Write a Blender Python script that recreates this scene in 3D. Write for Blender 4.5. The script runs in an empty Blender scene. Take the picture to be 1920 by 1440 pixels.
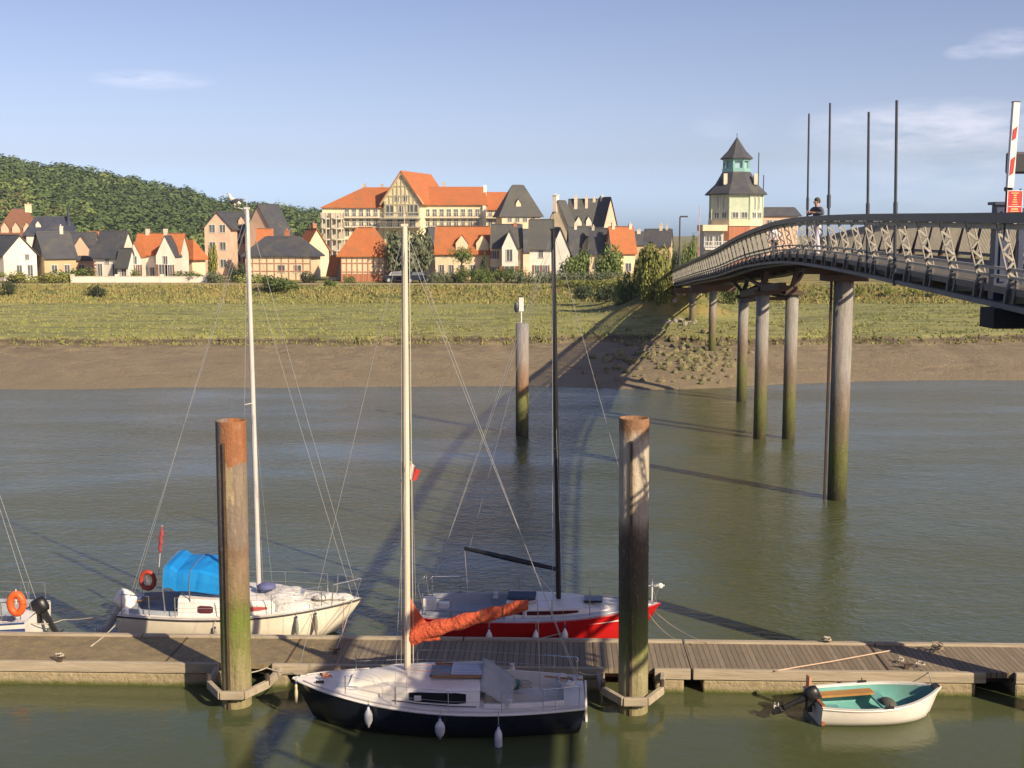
import bpy, math, random
from mathutils import Vector, Matrix, noise
R = math.radians
rnd = random.Random(7)
scene = bpy.context.scene
COL = scene.collection

# ---------------------------------------------------------------- camera
CAM_H = 9.8; FPX = 2300.0; HORIZON = 440.0
PITCH = math.atan((720 - HORIZON) / FPX)
cam_d = bpy.data.cameras.new("camera"); cam_d.sensor_width = 36; cam_d.lens = FPX / 1920 * 36
cam_d.clip_end = 9000; cam_d.clip_start = 0.2
cam = bpy.data.objects.new("camera", cam_d); COL.objects.link(cam)
cam.location = (0, 0, CAM_H); cam.rotation_euler = (R(90) - PITCH, 0, 0)
scene.camera = cam

# ---------------------------------------------------------------- light
SUN_EL, SUN_AZ = R(29.5), R(137)          # azimuth clockwise from +Y
sun_dir = Vector((math.sin(SUN_AZ) * math.cos(SUN_EL), math.cos(SUN_AZ) * math.cos(SUN_EL), math.sin(SUN_EL)))
sd = bpy.data.lights.new("sun", 'SUN'); sd.energy = 3.25; sd.angle = R(0.5); sd.color = (1.0, 0.83, 0.60)
so = bpy.data.objects.new("sun", sd); COL.objects.link(so)
so.rotation_euler = (-sun_dir).to_track_quat('-Z', 'Y').to_euler(); so.location = (60, -60, 60)
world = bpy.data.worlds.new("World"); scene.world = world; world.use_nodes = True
scene.view_settings.view_transform = 'Standard'; scene.view_settings.look = 'None'
scene.view_settings.gamma = 1; scene.view_settings.use_curve_mapping = False
scene.view_settings.exposure = 1.13

def build_world():
    nt = world.node_tree; nt.nodes.clear(); N = nt.nodes.new; L = nt.links.new
    sky = N('ShaderNodeTexSky'); sky.sky_type = 'NISHITA'; sky.sun_disc = False
    sky.sun_elevation = SUN_EL; sky.sun_rotation = SUN_AZ
    sky.altitude = 0; sky.air_density = 1.0; sky.dust_density = 1.6; sky.ozone_density = 3.0
    tc = N('ShaderNodeTexCoord'); sep = N('ShaderNodeSeparateXYZ'); L(tc.outputs['Generated'], sep.inputs[0])
    az = N('ShaderNodeMath'); az.operation = 'ARCTAN2'; L(sep.outputs['X'], az.inputs[0]); L(sep.outputs['Y'], az.inputs[1])
    mp = N('ShaderNodeCombineXYZ'); L(az.outputs[0], mp.inputs[0]); L(sep.outputs['Z'], mp.inputs[1])
    vm = N('ShaderNodeVectorMath'); vm.operation = 'MULTIPLY'; L(mp.outputs[0], vm.inputs[0]); vm.inputs[1].default_value = (16, 62, 1)
    nz = N('ShaderNodeTexNoise'); nz.inputs['Scale'].default_value = 1.0; nz.inputs['Detail'].default_value = 8; nz.inputs['Roughness'].default_value = .62
    L(vm.outputs[0], nz.inputs['Vector'])
    def math_(op, a, b=None, clamp=False):
        m = N('ShaderNodeMath'); m.operation = op; m.use_clamp = clamp
        for i, v in enumerate((a, b)):
            if v is None: continue
            if isinstance(v, (int, float)): m.inputs[i].default_value = v
            else: L(v, m.inputs[i])
        return m.outputs[0]
    total = None
    # (azimuth, elevation, half width, half height, strength) in radians: real cloud banks of the evening sky
    for a0, e0, ra, re, s in ((.325, .082, .115, .022, .42), (.36, .05, .16, .05, .2), (.375, .139, .03, .012, .42), (.345, .134, .016, .006, .5),
                              (-.28, .117, .05, .008, .55), (.17, .085, .03, .012, .16), (.9, .12, .25, .04, .6), (-.9, .2, .3, .03, .5)):
        u = math_('DIVIDE', math_('SUBTRACT', az.outputs[0], a0), ra); v = math_('DIVIDE', math_('SUBTRACT', sep.outputs['Z'], e0), re)
        d = math_('ADD', math_('MULTIPLY', u, u), math_('MULTIPLY', v, v))
        m = math_('MULTIPLY', math_('SUBTRACT', 1.0, d, True), s)
        total = m if total is None else math_('ADD', total, m)
    nr = N('ShaderNodeMapRange'); L(nz.outputs['Fac'], nr.inputs['Value']); nr.inputs['From Min'].default_value = .34; nr.inputs['From Max'].default_value = .64
    mask = math_('MULTIPLY', math_('MULTIPLY', total, .62), nr.outputs[0], True)
    # clear evening air: the blue is a touch richer high up, greyer-violet low down; zenith darkened to cut the fill light
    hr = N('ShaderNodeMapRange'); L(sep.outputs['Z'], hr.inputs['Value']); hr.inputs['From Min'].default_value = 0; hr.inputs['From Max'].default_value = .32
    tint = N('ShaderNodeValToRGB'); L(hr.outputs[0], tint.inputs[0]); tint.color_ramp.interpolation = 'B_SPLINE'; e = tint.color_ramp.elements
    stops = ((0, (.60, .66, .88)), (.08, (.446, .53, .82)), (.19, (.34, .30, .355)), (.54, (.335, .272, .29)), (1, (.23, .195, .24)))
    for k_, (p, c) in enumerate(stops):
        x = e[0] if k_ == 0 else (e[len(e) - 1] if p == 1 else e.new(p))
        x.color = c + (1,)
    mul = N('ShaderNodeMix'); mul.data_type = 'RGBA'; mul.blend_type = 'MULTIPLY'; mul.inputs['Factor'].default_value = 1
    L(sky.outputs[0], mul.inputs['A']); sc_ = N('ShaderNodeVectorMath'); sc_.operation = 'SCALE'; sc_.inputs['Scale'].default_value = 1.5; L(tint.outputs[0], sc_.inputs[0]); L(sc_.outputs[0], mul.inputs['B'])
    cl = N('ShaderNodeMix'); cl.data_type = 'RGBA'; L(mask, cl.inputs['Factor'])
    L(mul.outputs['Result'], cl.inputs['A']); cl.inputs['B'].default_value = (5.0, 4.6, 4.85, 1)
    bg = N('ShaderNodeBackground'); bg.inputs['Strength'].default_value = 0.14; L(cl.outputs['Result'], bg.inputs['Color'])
    out = N('ShaderNodeOutputWorld'); L(bg.outputs[0], out.inputs['Surface'])
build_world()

# ---------------------------------------------------------------- camera maths: pixel of the photo -> point of the place
CP, SP = math.cos(PITCH), math.sin(PITCH)
def ray(px, py):
    u = (px - 960) / FPX; v = (720 - py) / FPX
    return Vector((u, CP + v * SP, -SP + v * CP))
def at(px, py, Y):
    r = ray(px, py); t = Y / r.y
    return Vector((r.x * t, Y, CAM_H + r.z * t))
def onz(px, py, z=0.0):
    r = ray(px, py); t = (z - CAM_H) / r.z
    return Vector((r.x * t, r.y * t, z))

# ---------------------------------------------------------------- helpers
class MB:
    def __init__(s): s.v = []; s.f = []; s.m = []; s.cur = 0
    def add(s, verts, faces):
        o = len(s.v); s.v.extend([tuple(p) for p in verts])
        for f in faces: s.f.append(tuple(i + o for i in f)); s.m.append(s.cur)
        return s
    def mat(s, i): s.cur = i; return s
    def box(s, c, d, rot=None, taper=1.0):
        x, y, z = d[0] / 2, d[1] / 2, d[2] / 2; t = taper
        P = [Vector(p) for p in ((-x,-y,-z),(x,-y,-z),(x,y,-z),(-x,y,-z),(-x*t,-y*t,z),(x*t,-y*t,z),(x*t,y*t,z),(-x*t,y*t,z))]
        if rot is not None: P = [rot @ p for p in P]
        c = Vector(c)
        return s.add([p + c for p in P], [(0,3,2,1),(4,5,6,7),(0,1,5,4),(1,2,6,5),(2,3,7,6),(3,0,4,7)])
    def beam(s, a, b, w, h, up=Vector((0,0,1))):
        a, b = Vector(a), Vector(b); d = (b - a).normalized()
        sx = d.cross(up)
        if sx.length < 1e-4: sx = d.cross(Vector((1,0,0)))
        sx.normalize(); sz = sx.cross(d).normalized(); P = []
        for q in (a, b):
            for i, j in ((-1,-1),(1,-1),(1,1),(-1,1)): P.append(q + sx * (i * w / 2) + sz * (j * h / 2))
        return s.add(P, [(0,1,2,3),(7,6,5,4),(0,4,5,1),(1,5,6,2),(2,6,7,3),(3,7,4,0)])
    def tube(s, pts, r, n=8, caps=True):
        pts = [Vector(p) for p in pts]; k = len(pts)
        rr = r if isinstance(r, (list, tuple)) else [r] * k
        P = []; prev = None
        for i, p in enumerate(pts):
            d = (pts[min(i+1, k-1)] - pts[max(i-1, 0)]).normalized()
            if prev is None:
                ref = Vector((0,0,1)) if abs(d.z) < .9 else Vector((1,0,0)); a = d.cross(ref).normalized()
            else:
                a = (prev - d * prev.dot(d)).normalized()
            prev = a; b = d.cross(a)
            for j in range(n):
                t = 2 * math.pi * j / n; P.append(p + (a * math.cos(t) + b * math.sin(t)) * rr[i])
        F = []
        for i in range(k - 1):
            for j in range(n):
                F.append((i*n+j, i*n+(j+1) % n, (i+1)*n+(j+1) % n, (i+1)*n+j))
        if caps: F.append(tuple(reversed(range(n)))); F.append(tuple((k-1)*n+j for j in range(n)))
        return s.add(P, F)
    def lathe(s, c, prof, n=16, axis='z', sx=1, sy=1):
        P = []; c = Vector(c)
        for r, h in prof:
            for j in range(n):
                t = 2 * math.pi * j / n; q = (r * math.cos(t) * sx, r * math.sin(t) * sy, h)
                if axis == 'x': q = (q[2], q[0], q[1])
                if axis == 'y': q = (q[0], q[2], q[1])
                P.append(c + Vector(q))
        F = []
        for i in range(len(prof) - 1):
            for j in range(n): F.append((i*n+j, i*n+(j+1) % n, (i+1)*n+(j+1) % n, (i+1)*n+j))
        F.append(tuple(reversed(range(n)))); F.append(tuple((len(prof)-1)*n+j for j in range(n)))
        return s.add(P, F)
    def ell(s, c, r, n=10, m=7, rot=None):
        P = []; c = Vector(c)
        for i in range(m + 1):
            a = -math.pi/2 + math.pi * i / m
            for j in range(n):
                t = 2*math.pi*j/n; q = Vector((math.cos(a)*math.cos(t)*r[0], math.cos(a)*math.sin(t)*r[1], math.sin(a)*r[2]))
                if rot is not None: q = rot @ q
                P.append(c + q)
        return s.add(P, [(i*n+j, i*n+(j+1) % n, (i+1)*n+(j+1) % n, (i+1)*n+j) for i in range(m) for j in range(n)])
    def loft(s, rings, closed=False, caps=False):
        n = len(rings[0]); P = [p for r in rings for p in r]; F = []
        for i in range(len(rings) - 1):
            for j in range(n if closed else n - 1):
                F.append((i*n+j, (i+1)*n+j, (i+1)*n+(j+1) % n, i*n+(j+1) % n))
        if caps: F.append(tuple(range(n))); F.append(tuple(reversed([(len(rings)-1)*n+j for j in range(n)])))
        return s.add(P, F)
    def build(s, name, mats, parent=None, smooth=False, world_coords=False, bevel=0, label=None):
        me = bpy.data.meshes.new(name)
        V = s.v
        if world_coords and parent is not None:
            inv = parent.matrix_basis.inverted(); V = [tuple(inv @ Vector(p)) for p in V]
        me.from_pydata(V, [], s.f)
        if not isinstance(mats, (list, tuple)): mats = [mats]
        for m in mats: me.materials.append(m)
        if len(mats) > 1: me.polygons.foreach_set('material_index', s.m)
        if smooth: me.polygons.foreach_set('use_smooth', [True] * len(me.polygons))
        me.update(); me.validate()
        o = bpy.data.objects.new(name, me); COL.objects.link(o)
        if parent is not None: o.parent = parent
        if bevel:
            b = o.modifiers.new('bevel', 'BEVEL'); b.width = bevel; b.segments = 2; b.limit_method = 'ANGLE'
        if label: o['label'] = label
        return o

def tag(o, label=None, cat=None, group=None, kind=None):
    if label: o['label'] = label
    if cat: o['category'] = cat
    if group: o['group'] = group
    if kind: o['kind'] = kind
    return o
def thing(name, loc, label, cat, rz=0.0, group=None):
    o = bpy.data.objects.new(name, None); COL.objects.link(o); o.empty_display_size = .2
    o.location = loc; o.rotation_euler = (0, 0, rz)
    return tag(o, label, cat, group)
def copy_tree(o, loc=None, rz=None, sc=None, label=None, parent=None):
    c = o.copy(); COL.objects.link(c)
    if parent is not None: c.parent = parent
    if loc is not None: c.location = loc
    if rz is not None: c.rotation_euler = (0, 0, rz)
    if sc is not None: c.scale = sc
    if label: c['label'] = label
    for ch in list(o.children): copy_tree(ch, parent=c)
    return c

ORD = ('first', 'second', 'third', 'fourth', 'fifth', 'sixth', 'seventh', 'eighth', 'ninth', 'tenth', 'eleventh', 'twelfth')
def lin(h):
    h = h.lstrip('#'); v = [int(h[i:i+2], 16) / 255 for i in (0, 2, 4)]
    return tuple((x / 12.92 if x <= .04045 else ((x + .055) / 1.055) ** 2.4) for x in v) + (1,)
def c4(c): return tuple(c) + (1,) if len(c) == 3 else c
class NT:
    """small node wiring helper"""
    def __init__(s, name):
        s.m = bpy.data.materials.new(name); s.m.use_nodes = True; s.t = s.m.node_tree; s.t.nodes.clear()
        s.out = s.n('ShaderNodeOutputMaterial'); s.b = s.n('ShaderNodeBsdfPrincipled'); s.l(s.b.outputs[0], s.out.inputs['Surface'])
    def n(s, t, **k):
        x = s.t.nodes.new(t)
        for a, b in k.items(): setattr(x, a, b)
        return x
    def l(s, a, b): s.t.links.new(a, b)
    def set(s, sock, v):
        if v is None: return
        if isinstance(v, bpy.types.NodeSocket): s.l(v, sock)
        else: sock.default_value = v
    def math(s, op, a, b=None, clamp=False):
        m = s.n('ShaderNodeMath', operation=op, use_clamp=clamp); s.set(m.inputs[0], a); s.set(m.inputs[1], b); return m.outputs[0]
    def mix(s, f, a, b, blend='MIX'):
        m = s.n('ShaderNodeMix', data_type='RGBA', blend_type=blend); s.set(m.inputs['Factor'], f)
        s.set(m.inputs['A'], c4(a) if isinstance(a, tuple) else a); s.set(m.inputs['B'], c4(b) if isinstance(b, tuple) else b); return m.outputs['Result']
    def coord(s, kind='Object', scale=(1,1,1)):
        if kind == 'Position': o = s.n('ShaderNodeNewGeometry').outputs['Position']
        else: o = s.n('ShaderNodeTexCoord').outputs[kind]
        if scale != (1,1,1):
            v = s.n('ShaderNodeVectorMath', operation='MULTIPLY'); s.l(o, v.inputs[0]); v.inputs[1].default_value = scale; o = v.outputs[0]
        return o
    def noise(s, co, scale, detail=4, rough=.55, lo=.35, hi=.65):
        z = s.n('ShaderNodeTexNoise'); s.l(co, z.inputs['Vector']); z.inputs['Scale'].default_value = scale; z.inputs['Detail'].default_value = detail; z.inputs['Roughness'].default_value = rough
        r = s.n('ShaderNodeMapRange'); s.l(z.outputs['Fac'], r.inputs['Value']); r.inputs['From Min'].default_value = lo; r.inputs['From Max'].default_value = hi
        return r.outputs[0]
    def ramp(s, f, stops):
        r = s.n('ShaderNodeValToRGB'); s.l(f, r.inputs[0]); e = r.color_ramp.elements
        e[0].position = stops[0][0]; e[0].color = c4(stops[0][1]); e[1].position = 1.0; e[1].color = c4(stops[-1][1])
        for p, c in stops[1:]: x = e.new(p); x.color = c4(c)
        return r.outputs[0]
    def bump(s, h, strength=.3, dist=.02):
        b = s.n('ShaderNodeBump'); s.l(h, b.inputs['Height']); b.inputs['Strength'].default_value = strength; b.inputs['Distance'].default_value = dist
        s.l(b.outputs[0], s.b.inputs['Normal'])
    def done(s, col=None, rough=.7, metal=0, spec=None):
        s.set(s.b.inputs['Base Color'], c4(col) if isinstance(col, tuple) else col); s.set(s.b.inputs['Roughness'], rough); s.b.inputs['Metallic'].default_value = metal
        if spec is not None: s.b.inputs['Specular IOR Level'].default_value = spec
        return s.m
_mc = {}
def M(name, c1, c2=None, scale=4, rough=.7, metal=0, bump=0, stretch=(1,1,1), dist=.01, dirt=None, dirt_amt=.4, spec=None):
    if name in _mc: return _mc[name]
    t = NT(name); co = t.coord('Object', stretch)
    f = t.noise(co, scale, 6, .6)
    col = t.mix(f, c1, c2 if c2 else tuple(x * .85 for x in c1[:3]))
    if dirt:
        g = t.noise(co, scale * .37, 8, .7, .45, .7); g = t.math('MULTIPLY', g, dirt_amt); col = t.mix(g, col, dirt)
    if bump: t.bump(t.noise(co, scale * 3, 6, .6), bump, dist)
    _mc[name] = t.done(col, rough, metal, spec); return _mc[name]
USE_HAZE = True
# ---------------------------------------------------------------- setting: water, bank, ground
def water_material():
    t = NT('river_water'); co = t.coord('Position')
    sep = t.n('ShaderNodeSeparateXYZ'); t.l(co, sep.inputs[0])
    calm = t.n('ShaderNodeMapRange'); t.l(sep.outputs['Y'], calm.inputs['Value']); calm.inputs['From Min'].default_value = 25.5; calm.inputs['From Max'].default_value = 31
    calm.inputs['To Min'].default_value = .22; calm.inputs['To Max'].default_value = 1.0
    vm = t.n('ShaderNodeVectorMath', operation='MULTIPLY'); t.l(co, vm.inputs[0]); vm.inputs[1].default_value = (1.0, 1.35, 1)
    rot = t.n('ShaderNodeVectorRotate'); t.l(vm.outputs[0], rot.inputs['Vector']); rot.inputs['Angle'].default_value = R(18)
    a = t.n('ShaderNodeTexNoise'); t.l(rot.outputs[0], a.inputs['Vector']); a.inputs['Scale'].default_value = 2.6; a.inputs['Detail'].default_value = 5; a.inputs['Roughness'].default_value = .6; a.inputs['Distortion'].default_value = .6
    b = t.n('ShaderNodeTexNoise'); t.l(rot.outputs[0], b.inputs['Vector']); b.inputs['Scale'].default_value = .55; b.inputs['Detail'].default_value = 3
    f3 = t.n('ShaderNodeTexNoise'); t.l(rot.outputs[0], f3.inputs['Vector']); f3.inputs['Scale'].default_value = 7.5; f3.inputs['Detail'].default_value = 3
    h = t.math('ADD', t.math('ADD', t.math('MULTIPLY', a.outputs['Fac'], .62), t.math('MULTIPLY', b.outputs['Fac'], .8)), t.math('MULTIPLY', f3.outputs['Fac'], .16))
    patch = t.noise(t.coord('Position', (.35, 1.2, 1)), .13, 5, .6, .33, .66); pm = t.math('ADD', t.math('MULTIPLY', patch, 1.05), .25)
    st = t.math('MULTIPLY', calm.outputs[0], pm)
    bp = t.n('ShaderNodeBump'); t.l(h, bp.inputs['Height']); t.l(t.math('MULTIPLY', st, .72), bp.inputs['Strength']); bp.inputs['Distance'].default_value = .13
    t.l(bp.outputs[0], t.b.inputs['Normal'])
    silt = t.noise(co, .05, 5, .55, .3, .7)
    col = t.mix(silt, (.060, .074, .031), (.084, .096, .043))
    t.b.inputs['IOR'].default_value = 1.333
    return t.done(col, .07)
wm = MB(); wm.add([(-900, -2, 0), (900, -2, 0), (900, 130, 0), (-900, 130, 0)], [(0, 1, 2, 3)])
water = tag(wm.build('water', water_material()), 'greenish brown tidal river water with fine ripples', kind='structure')

GROUND = 3.7
def fr(x, y, z=0.0, o=4): return noise.fractal(Vector((x, y, z)), 1.0, 2.0, o)
def shore(x):
    w = 79.0 + 1.0 * math.sin(x * .06 + .5) + .6 * fr(x * .08, 3)
    if x > 14: w += min(1, (x - 14) / 14) * 3.0
    w -= 2.2 * math.exp(-((x - 9.5) / 5.5) ** 2)
    return w
def edge(x): return 95.8 + 1.5 * fr(x * .11, 7.7) + 1.0 * fr(x * .5, 1.2) + .4 * fr(x * 2.1, 4.4) + 3.0 * math.exp(-((x - 9) / 6) ** 2) + (max(0, min(1, (x - 20) / 20))) * 1.2
def sm(t): t = max(0, min(1, t)); return t * t * (3 - 2 * t)
def height(x, y):
    w, e = shore(x), edge(x)
    if y < w: z = -.16 * (w - y)
    else:
        t = (y - w) / (e - w)
        if t < 1: z = 1.25 * t ** .8 + .06 * fr(x * .25, y * .5, 2) * min(1, t * 4) + .30 * sm((t - .66) / .15) * max(0, fr(x * 1.0, y * 1.3, 12) - .12) * (1 if fr(x * .12, 0, 3) > -.1 else .2) - .16 * max(0, 1 - abs(fr(x * .13 + y * .05, y * .03, 11)) / .06) * min(1, t * 3) + .10 * max(0, t - .72) * fr(x * 1.6, y * 1.6, 7)
        else:
            k = y - e
            lift = sm(k / .9)
            z = 1.25 + .62 * lift + .25 * sm(k / 45)
            z += lift * (.07 * fr(x * .35, y * .35, 5) + .05 * fr(x * 1.3, y * 1.3, 9))
            cr = fr(x * .05 + 4, y * .11, 3.3)                   # shallow creeks in the marsh
            z -= lift * .35 * max(0, 1 - abs(cr) / .05) * (1 - sm((y - 118) / 15))
            t2 = sm((y - 140 - 2 * fr(x * .03, 0, 8)) / 11)
            z = z * (1 - t2) + GROUND * t2 + t2 * (1 - t2) * .9 * fr(x * .2, y * .3, 4)
    # rocky spur under the footbridge, rising to the embankment that carries its landing
    z += .45 * math.exp(-((x - 11) / 5) ** 2 - ((y - 86) / 6) ** 2) * (1 if y > w else .2)
    if y > 95:
        q = sm((y - 112) / 6) * math.exp(-((x - 15.5) / 4.5) ** 2)
        z = z * (1 - q) + max(z, 4.9) * q
    return z
def land_material():
    t = NT('river_bank_ground'); co = t.coord('Position'); sep = t.n('ShaderNodeSeparateXYZ'); t.l(co, sep.inputs[0])
    X, Y, Z = sep.outputs
    n1 = t.noise(co, .35, 6, .6, .3, .7); n2 = t.noise(co, 2.2, 6, .65, .3, .7); n3 = t.noise(co, .08, 4, .6, .35, .65)
    mud = t.mix(n1, (.205, .160, .092), (.265, .212, .125))
    mud = t.mix(t.math('MULTIPLY', t.noise(co, 1.1, 8, .7, .52, .7), .5), mud, (.13, .098, .062))
    up = t.n('ShaderNodeMapRange'); t.l(Z, up.inputs['Value']); up.inputs['From Min'].default_value = .85; up.inputs['From Max'].default_value = 1.4
    mud = t.mix(t.math('MULTIPLY', t.math('MULTIPLY', up.outputs[0], t.noise(co, .55, 7, .7, .46, .6)), .7), mud, (.085, .066, .042))
    wet = t.n('ShaderNodeMapRange'); t.l(t.math('ADD', Z, t.math('MULTIPLY', n1, .12)), wet.inputs['Value']); wet.inputs['From Min'].default_value = .05; wet.inputs['From Max'].default_value = .4
    wet.inputs['To Min'].default_value = .55; wet.inputs['To Max'].default_value = 0
    mud = t.mix(wet.outputs[0], mud, (.22, .175, .11))
    vs = t.coord('Position', (.06, .3, 1)); streak = t.noise(vs, 1, 6, .6, .4, .62)
    grass = t.mix(n2, (.24, .25, .07), (.33, .32, .105))
    grass = t.mix(t.math('MULTIPLY', streak, .6), grass, (.31, .28, .12))
    grass = t.mix(t.math('MULTIPLY', t.noise(co, .22, 5, .6, .55, .7), .55), grass, (.14, .165, .055))
    rg = t.n('ShaderNodeTexNoise'); t.l(t.coord('Position', (.06, .24, 1)), rg.inputs['Vector']); rg.inputs['Scale'].default_value = 1; rg.inputs['Detail'].default_value = 5
    ridge = t.math('SUBTRACT', 1, t.math('MULTIPLY', t.math('ABSOLUTE', t.math('SUBTRACT', rg.outputs['Fac'], .5)), 22), True)
    grass = t.mix(t.math('MULTIPLY', ridge, .75), grass, (.10, .105, .035)); grass = t.mix(t.math('MULTIPLY', n3, .35), grass, (.15, .19, .055))
    dry = t.mix(n2, (.33, .25, .075), (.26, .215, .065)); dry = t.mix(t.noise(co, .3, 5, .6, .42, .6), dry, (.11, .125, .035))
    gz = t.n('ShaderNodeMapRange'); t.l(t.math('ADD', Z, t.math('MULTIPLY', t.math('SUBTRACT', n2, .5), .45)), gz.inputs['Value']); gz.inputs['From Min'].default_value = 1.62; gz.inputs['From Max'].default_value = 1.82
    dz = t.n('ShaderNodeMapRange'); t.l(t.math('ADD', Z, t.math('MULTIPLY', n1, .3)), dz.inputs['Value']); dz.inputs['From Min'].default_value = 2.35; dz.inputs['From Max'].default_value = 2.75
    cliff = t.math('MULTIPLY', t.math('SUBTRACT', 1, t.math('MULTIPLY', t.math('ABSOLUTE', t.math('SUBTRACT', Z, 1.52)), 3.6), True), .8)
    col = t.mix(gz.outputs[0], mud, grass); col = t.mix(t.math('MULTIPLY', cliff, t.math('SUBTRACT', 1, gz.outputs[0])), col, (.055, .042, .026))
    col = t.mix(dz.outputs[0], col, dry)
    t.bump(t.math('ADD', n2, t.math('MULTIPLY', t.noise(co, 7, 4, .7), .5)), .6, .12)
    return t.done(col, t.mix(gz.outputs[0], (.8,.8,.8), (.95,.95,.95)))
land_mat = land_material()
def land():
    xs = []; x = -130.0
    while x < 150: xs.append(x); x += .55 if -45 < x < 48 else 1.6
    xs = [-2500, -900, -400, -220, -160] + xs + [165, 220, 400, 900, 2500]
    ys = []; y = 70.0
    while y < 152: ys.append(y); y += .3 if y < 98 else .8
    ys += [156, 165, 180, 210, 260, 330, 450, 700, 1200, 2500, 5000]
    V = []; 
    for yy in ys:
        for xx in xs: V.append((xx, yy, height(xx, yy) if yy < 160 else GROUND))
    n = len(xs); F = [(j*n+i, j*n+i+1, (j+1)*n+i+1, (j+1)*n+i) for j in range(len(ys)-1) for i in range(n-1)]
    m = MB(); m.add(V, F)
    return tag(m.build('river_bank', land_mat, smooth=True), 'tidal river bank with brown mud slope, green salt marsh and golden dyke', kind='structure')
land()
m = MB(); m.box((0, -3.5, 4.0), (400, 8, 8.2)); tag(m.build('quay', M('quay_concrete', (.3, .28, .24), scale=2)), 'concrete quay on the near side', kind='structure')
m = MB(); m.add([(-900, -2, -2.5), (900, -2, -2.5), (900, 74, -2.5), (-900, 74, -2.5)], [(0,1,2,3)]); tag(m.build('river_bed', M('river_bed_mud', (.1,.08,.05))), 'muddy river bed', kind='structure')

pm_ = MB(); pm_.add([(-95, 150.6, GROUND + .03), (11, 150.6, GROUND + .03), (11, 154.2, GROUND + .03), (-95, 154.2, GROUND + .03)], [(0,1,2,3)]); tag(pm_.build('dyke_path', M('sandy_path', (.46, .37, .24), (.36, .29, .18), .6, .95)), 'pale sandy path along the dyke top', kind='structure')
# grass and reeds -------------------------------------------------
GRASS = [M('marsh_grass_light', (.265, .27, .085), (.23, .245, .075), 3, .9), M('marsh_grass_dark', (.20, .22, .06), (.24, .245, .075), 3, .9), M('dry_grass', (.33, .275, .10), (.28, .25, .085), 3, .9), M('dry_stalk', (.17, .15, .06), (.26, .2, .08), 3, .9)]
def blades(name, spots, mats, label):
    V = []; F = []; MI = []
    for (x, y, z, h, w, mi) in spots:
        for k in range(3):
            a = rnd.random() * 6.28; dx, dy = math.cos(a) * w, math.sin(a) * w; lx, ly = rnd.uniform(-.3, .3) * h, rnd.uniform(-.3, .3) * h
            o = len(V); V += [(x - dx, y - dy, z - .05), (x + dx, y + dy, z - .05), (x + lx + dx*.3, y + ly + dy*.3, z + h * rnd.uniform(.7, 1.1))]
            F.append((o, o+1, o+2)); MI.append(mi)
    b = MB(); b.v = V; b.f = F; b.m = MI
    return tag(b.build(name, mats), label, 'grass', kind='stuff')
sp = []
for i in range(26000):
    y = 92 + 48 * rnd.random() ** 1.4; x = rnd.uniform(-.47, .47) * y * 1.08
    if y < edge(x) + .2: continue
    if fr(x * .12, y * .3, 6) < 0 and rnd.random() < .85: continue
    sp.append((x, y, height(x, y), rnd.uniform(.06, .17), rnd.uniform(.05, .16), 0 if rnd.random() < .75 else 1))
for i in range(1800):
    x = rnd.uniform(-50, 52); e = edge(x); y = e + rnd.uniform(-.25, .7); sp.append((x, y, height(x, y), rnd.uniform(.08, .25), rnd.uniform(.05, .13), rnd.choice((0, 0, 1, 3))))
blades('marsh_grass', sp, GRASS, 'short green salt marsh grass along the far bank')
sp = []
for i in range(17000):
    y = rnd.uniform(138, 150); x = rnd.uniform(-.5, .5) * y * 1.08
    d = fr(x * .1, y * .25, 2); mi = (2 if rnd.random() < .6 else rnd.choice((0, 1, 3))) if d > .0 else rnd.choice((0, 0, 1, 3))
    sp.append((x, y, height(x, y), rnd.uniform(.12, .38), rnd.uniform(.06, .2), mi))
blades('dyke_grass', sp, GRASS, 'tall golden dry grass on the dyke before the village')

# hill --------------------------------------------------------------
crest = [(-900, 215, 620), (-500, 240, 640), (-200, 268, 660), (0, 292, 690), (60, 302, 700), (120, 312, 710), (200, 326, 730), (260, 338, 745), (320, 352, 760), (380, 366, 780), (430, 380, 800), (480, 384, 830), (540, 391, 860), (580, 397, 880), (605, 402, 900), (640, 392, 930), (700, 400, 950), (800, 408, 980), (900, 418, 1000), (1100, 432, 1100)]
def crest_at(px):
    for a, b in zip(crest, crest[1:]):
        if a[0] <= px <= b[0]:
            t = (px - a[0]) / (b[0] - a[0]); return a[1] + (b[1]-a[1])*t, a[2] + (b[2]-a[2])*t
    return crest[-1][1:]
def hill_pt(px, t):
    py, D = crest_at(px); top = at(px, py, D); zc = max(GROUND + 1, top.z - 7.5)
    d0 = 330 + (px + 900) * .06; d = d0 + (D - d0) * t; x = (px - 960) / FPX * d * 1.0073
    z = GROUND + (zc - GROUND) * (sm(t) * .55 + t * .45) + 3.5 * fr(x * .012, d * .012, 5) * math.sin(min(1, t) * math.pi)
    return Vector((x, d, z))
hm = MB(); rows = []
for j in range(0, 27):
    t = j / 20; r_ = []
    for i in range(0, 81):
        px = -900 + i * 25
        if t <= 1: p = hill_pt(px, t)
        else:
            p = hill_pt(px, 1.0); D = p.y; k = (t - 1) / .3; p = Vector((p.x * (1 + .25*k), D * (1 + .25*k), p.z * (1-k) + GROUND * k))
        r_.append(p)
    rows.append(r_)
hm.loft(rows)
tag(hm.build('wooded_hill', M('hill_undergrowth', (.045, .075, .02), (.07, .10, .03), .05, .95), smooth=True), 'long hill behind the village', kind='structure')
WOOD = [M('wood_leaf_dark', (.05, .08, .022), (.075, .11, .03), .09, .9), M('wood_leaf_mid', (.095, .14, .035), (.07, .11, .028), .09, .9), M('wood_leaf_light', (.16, .195, .05), (.115, .16, .04), .09, .9), M('wood_leaf_rust', (.13, .10, .03), (.09, .09, .028), .09, .9)]
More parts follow.
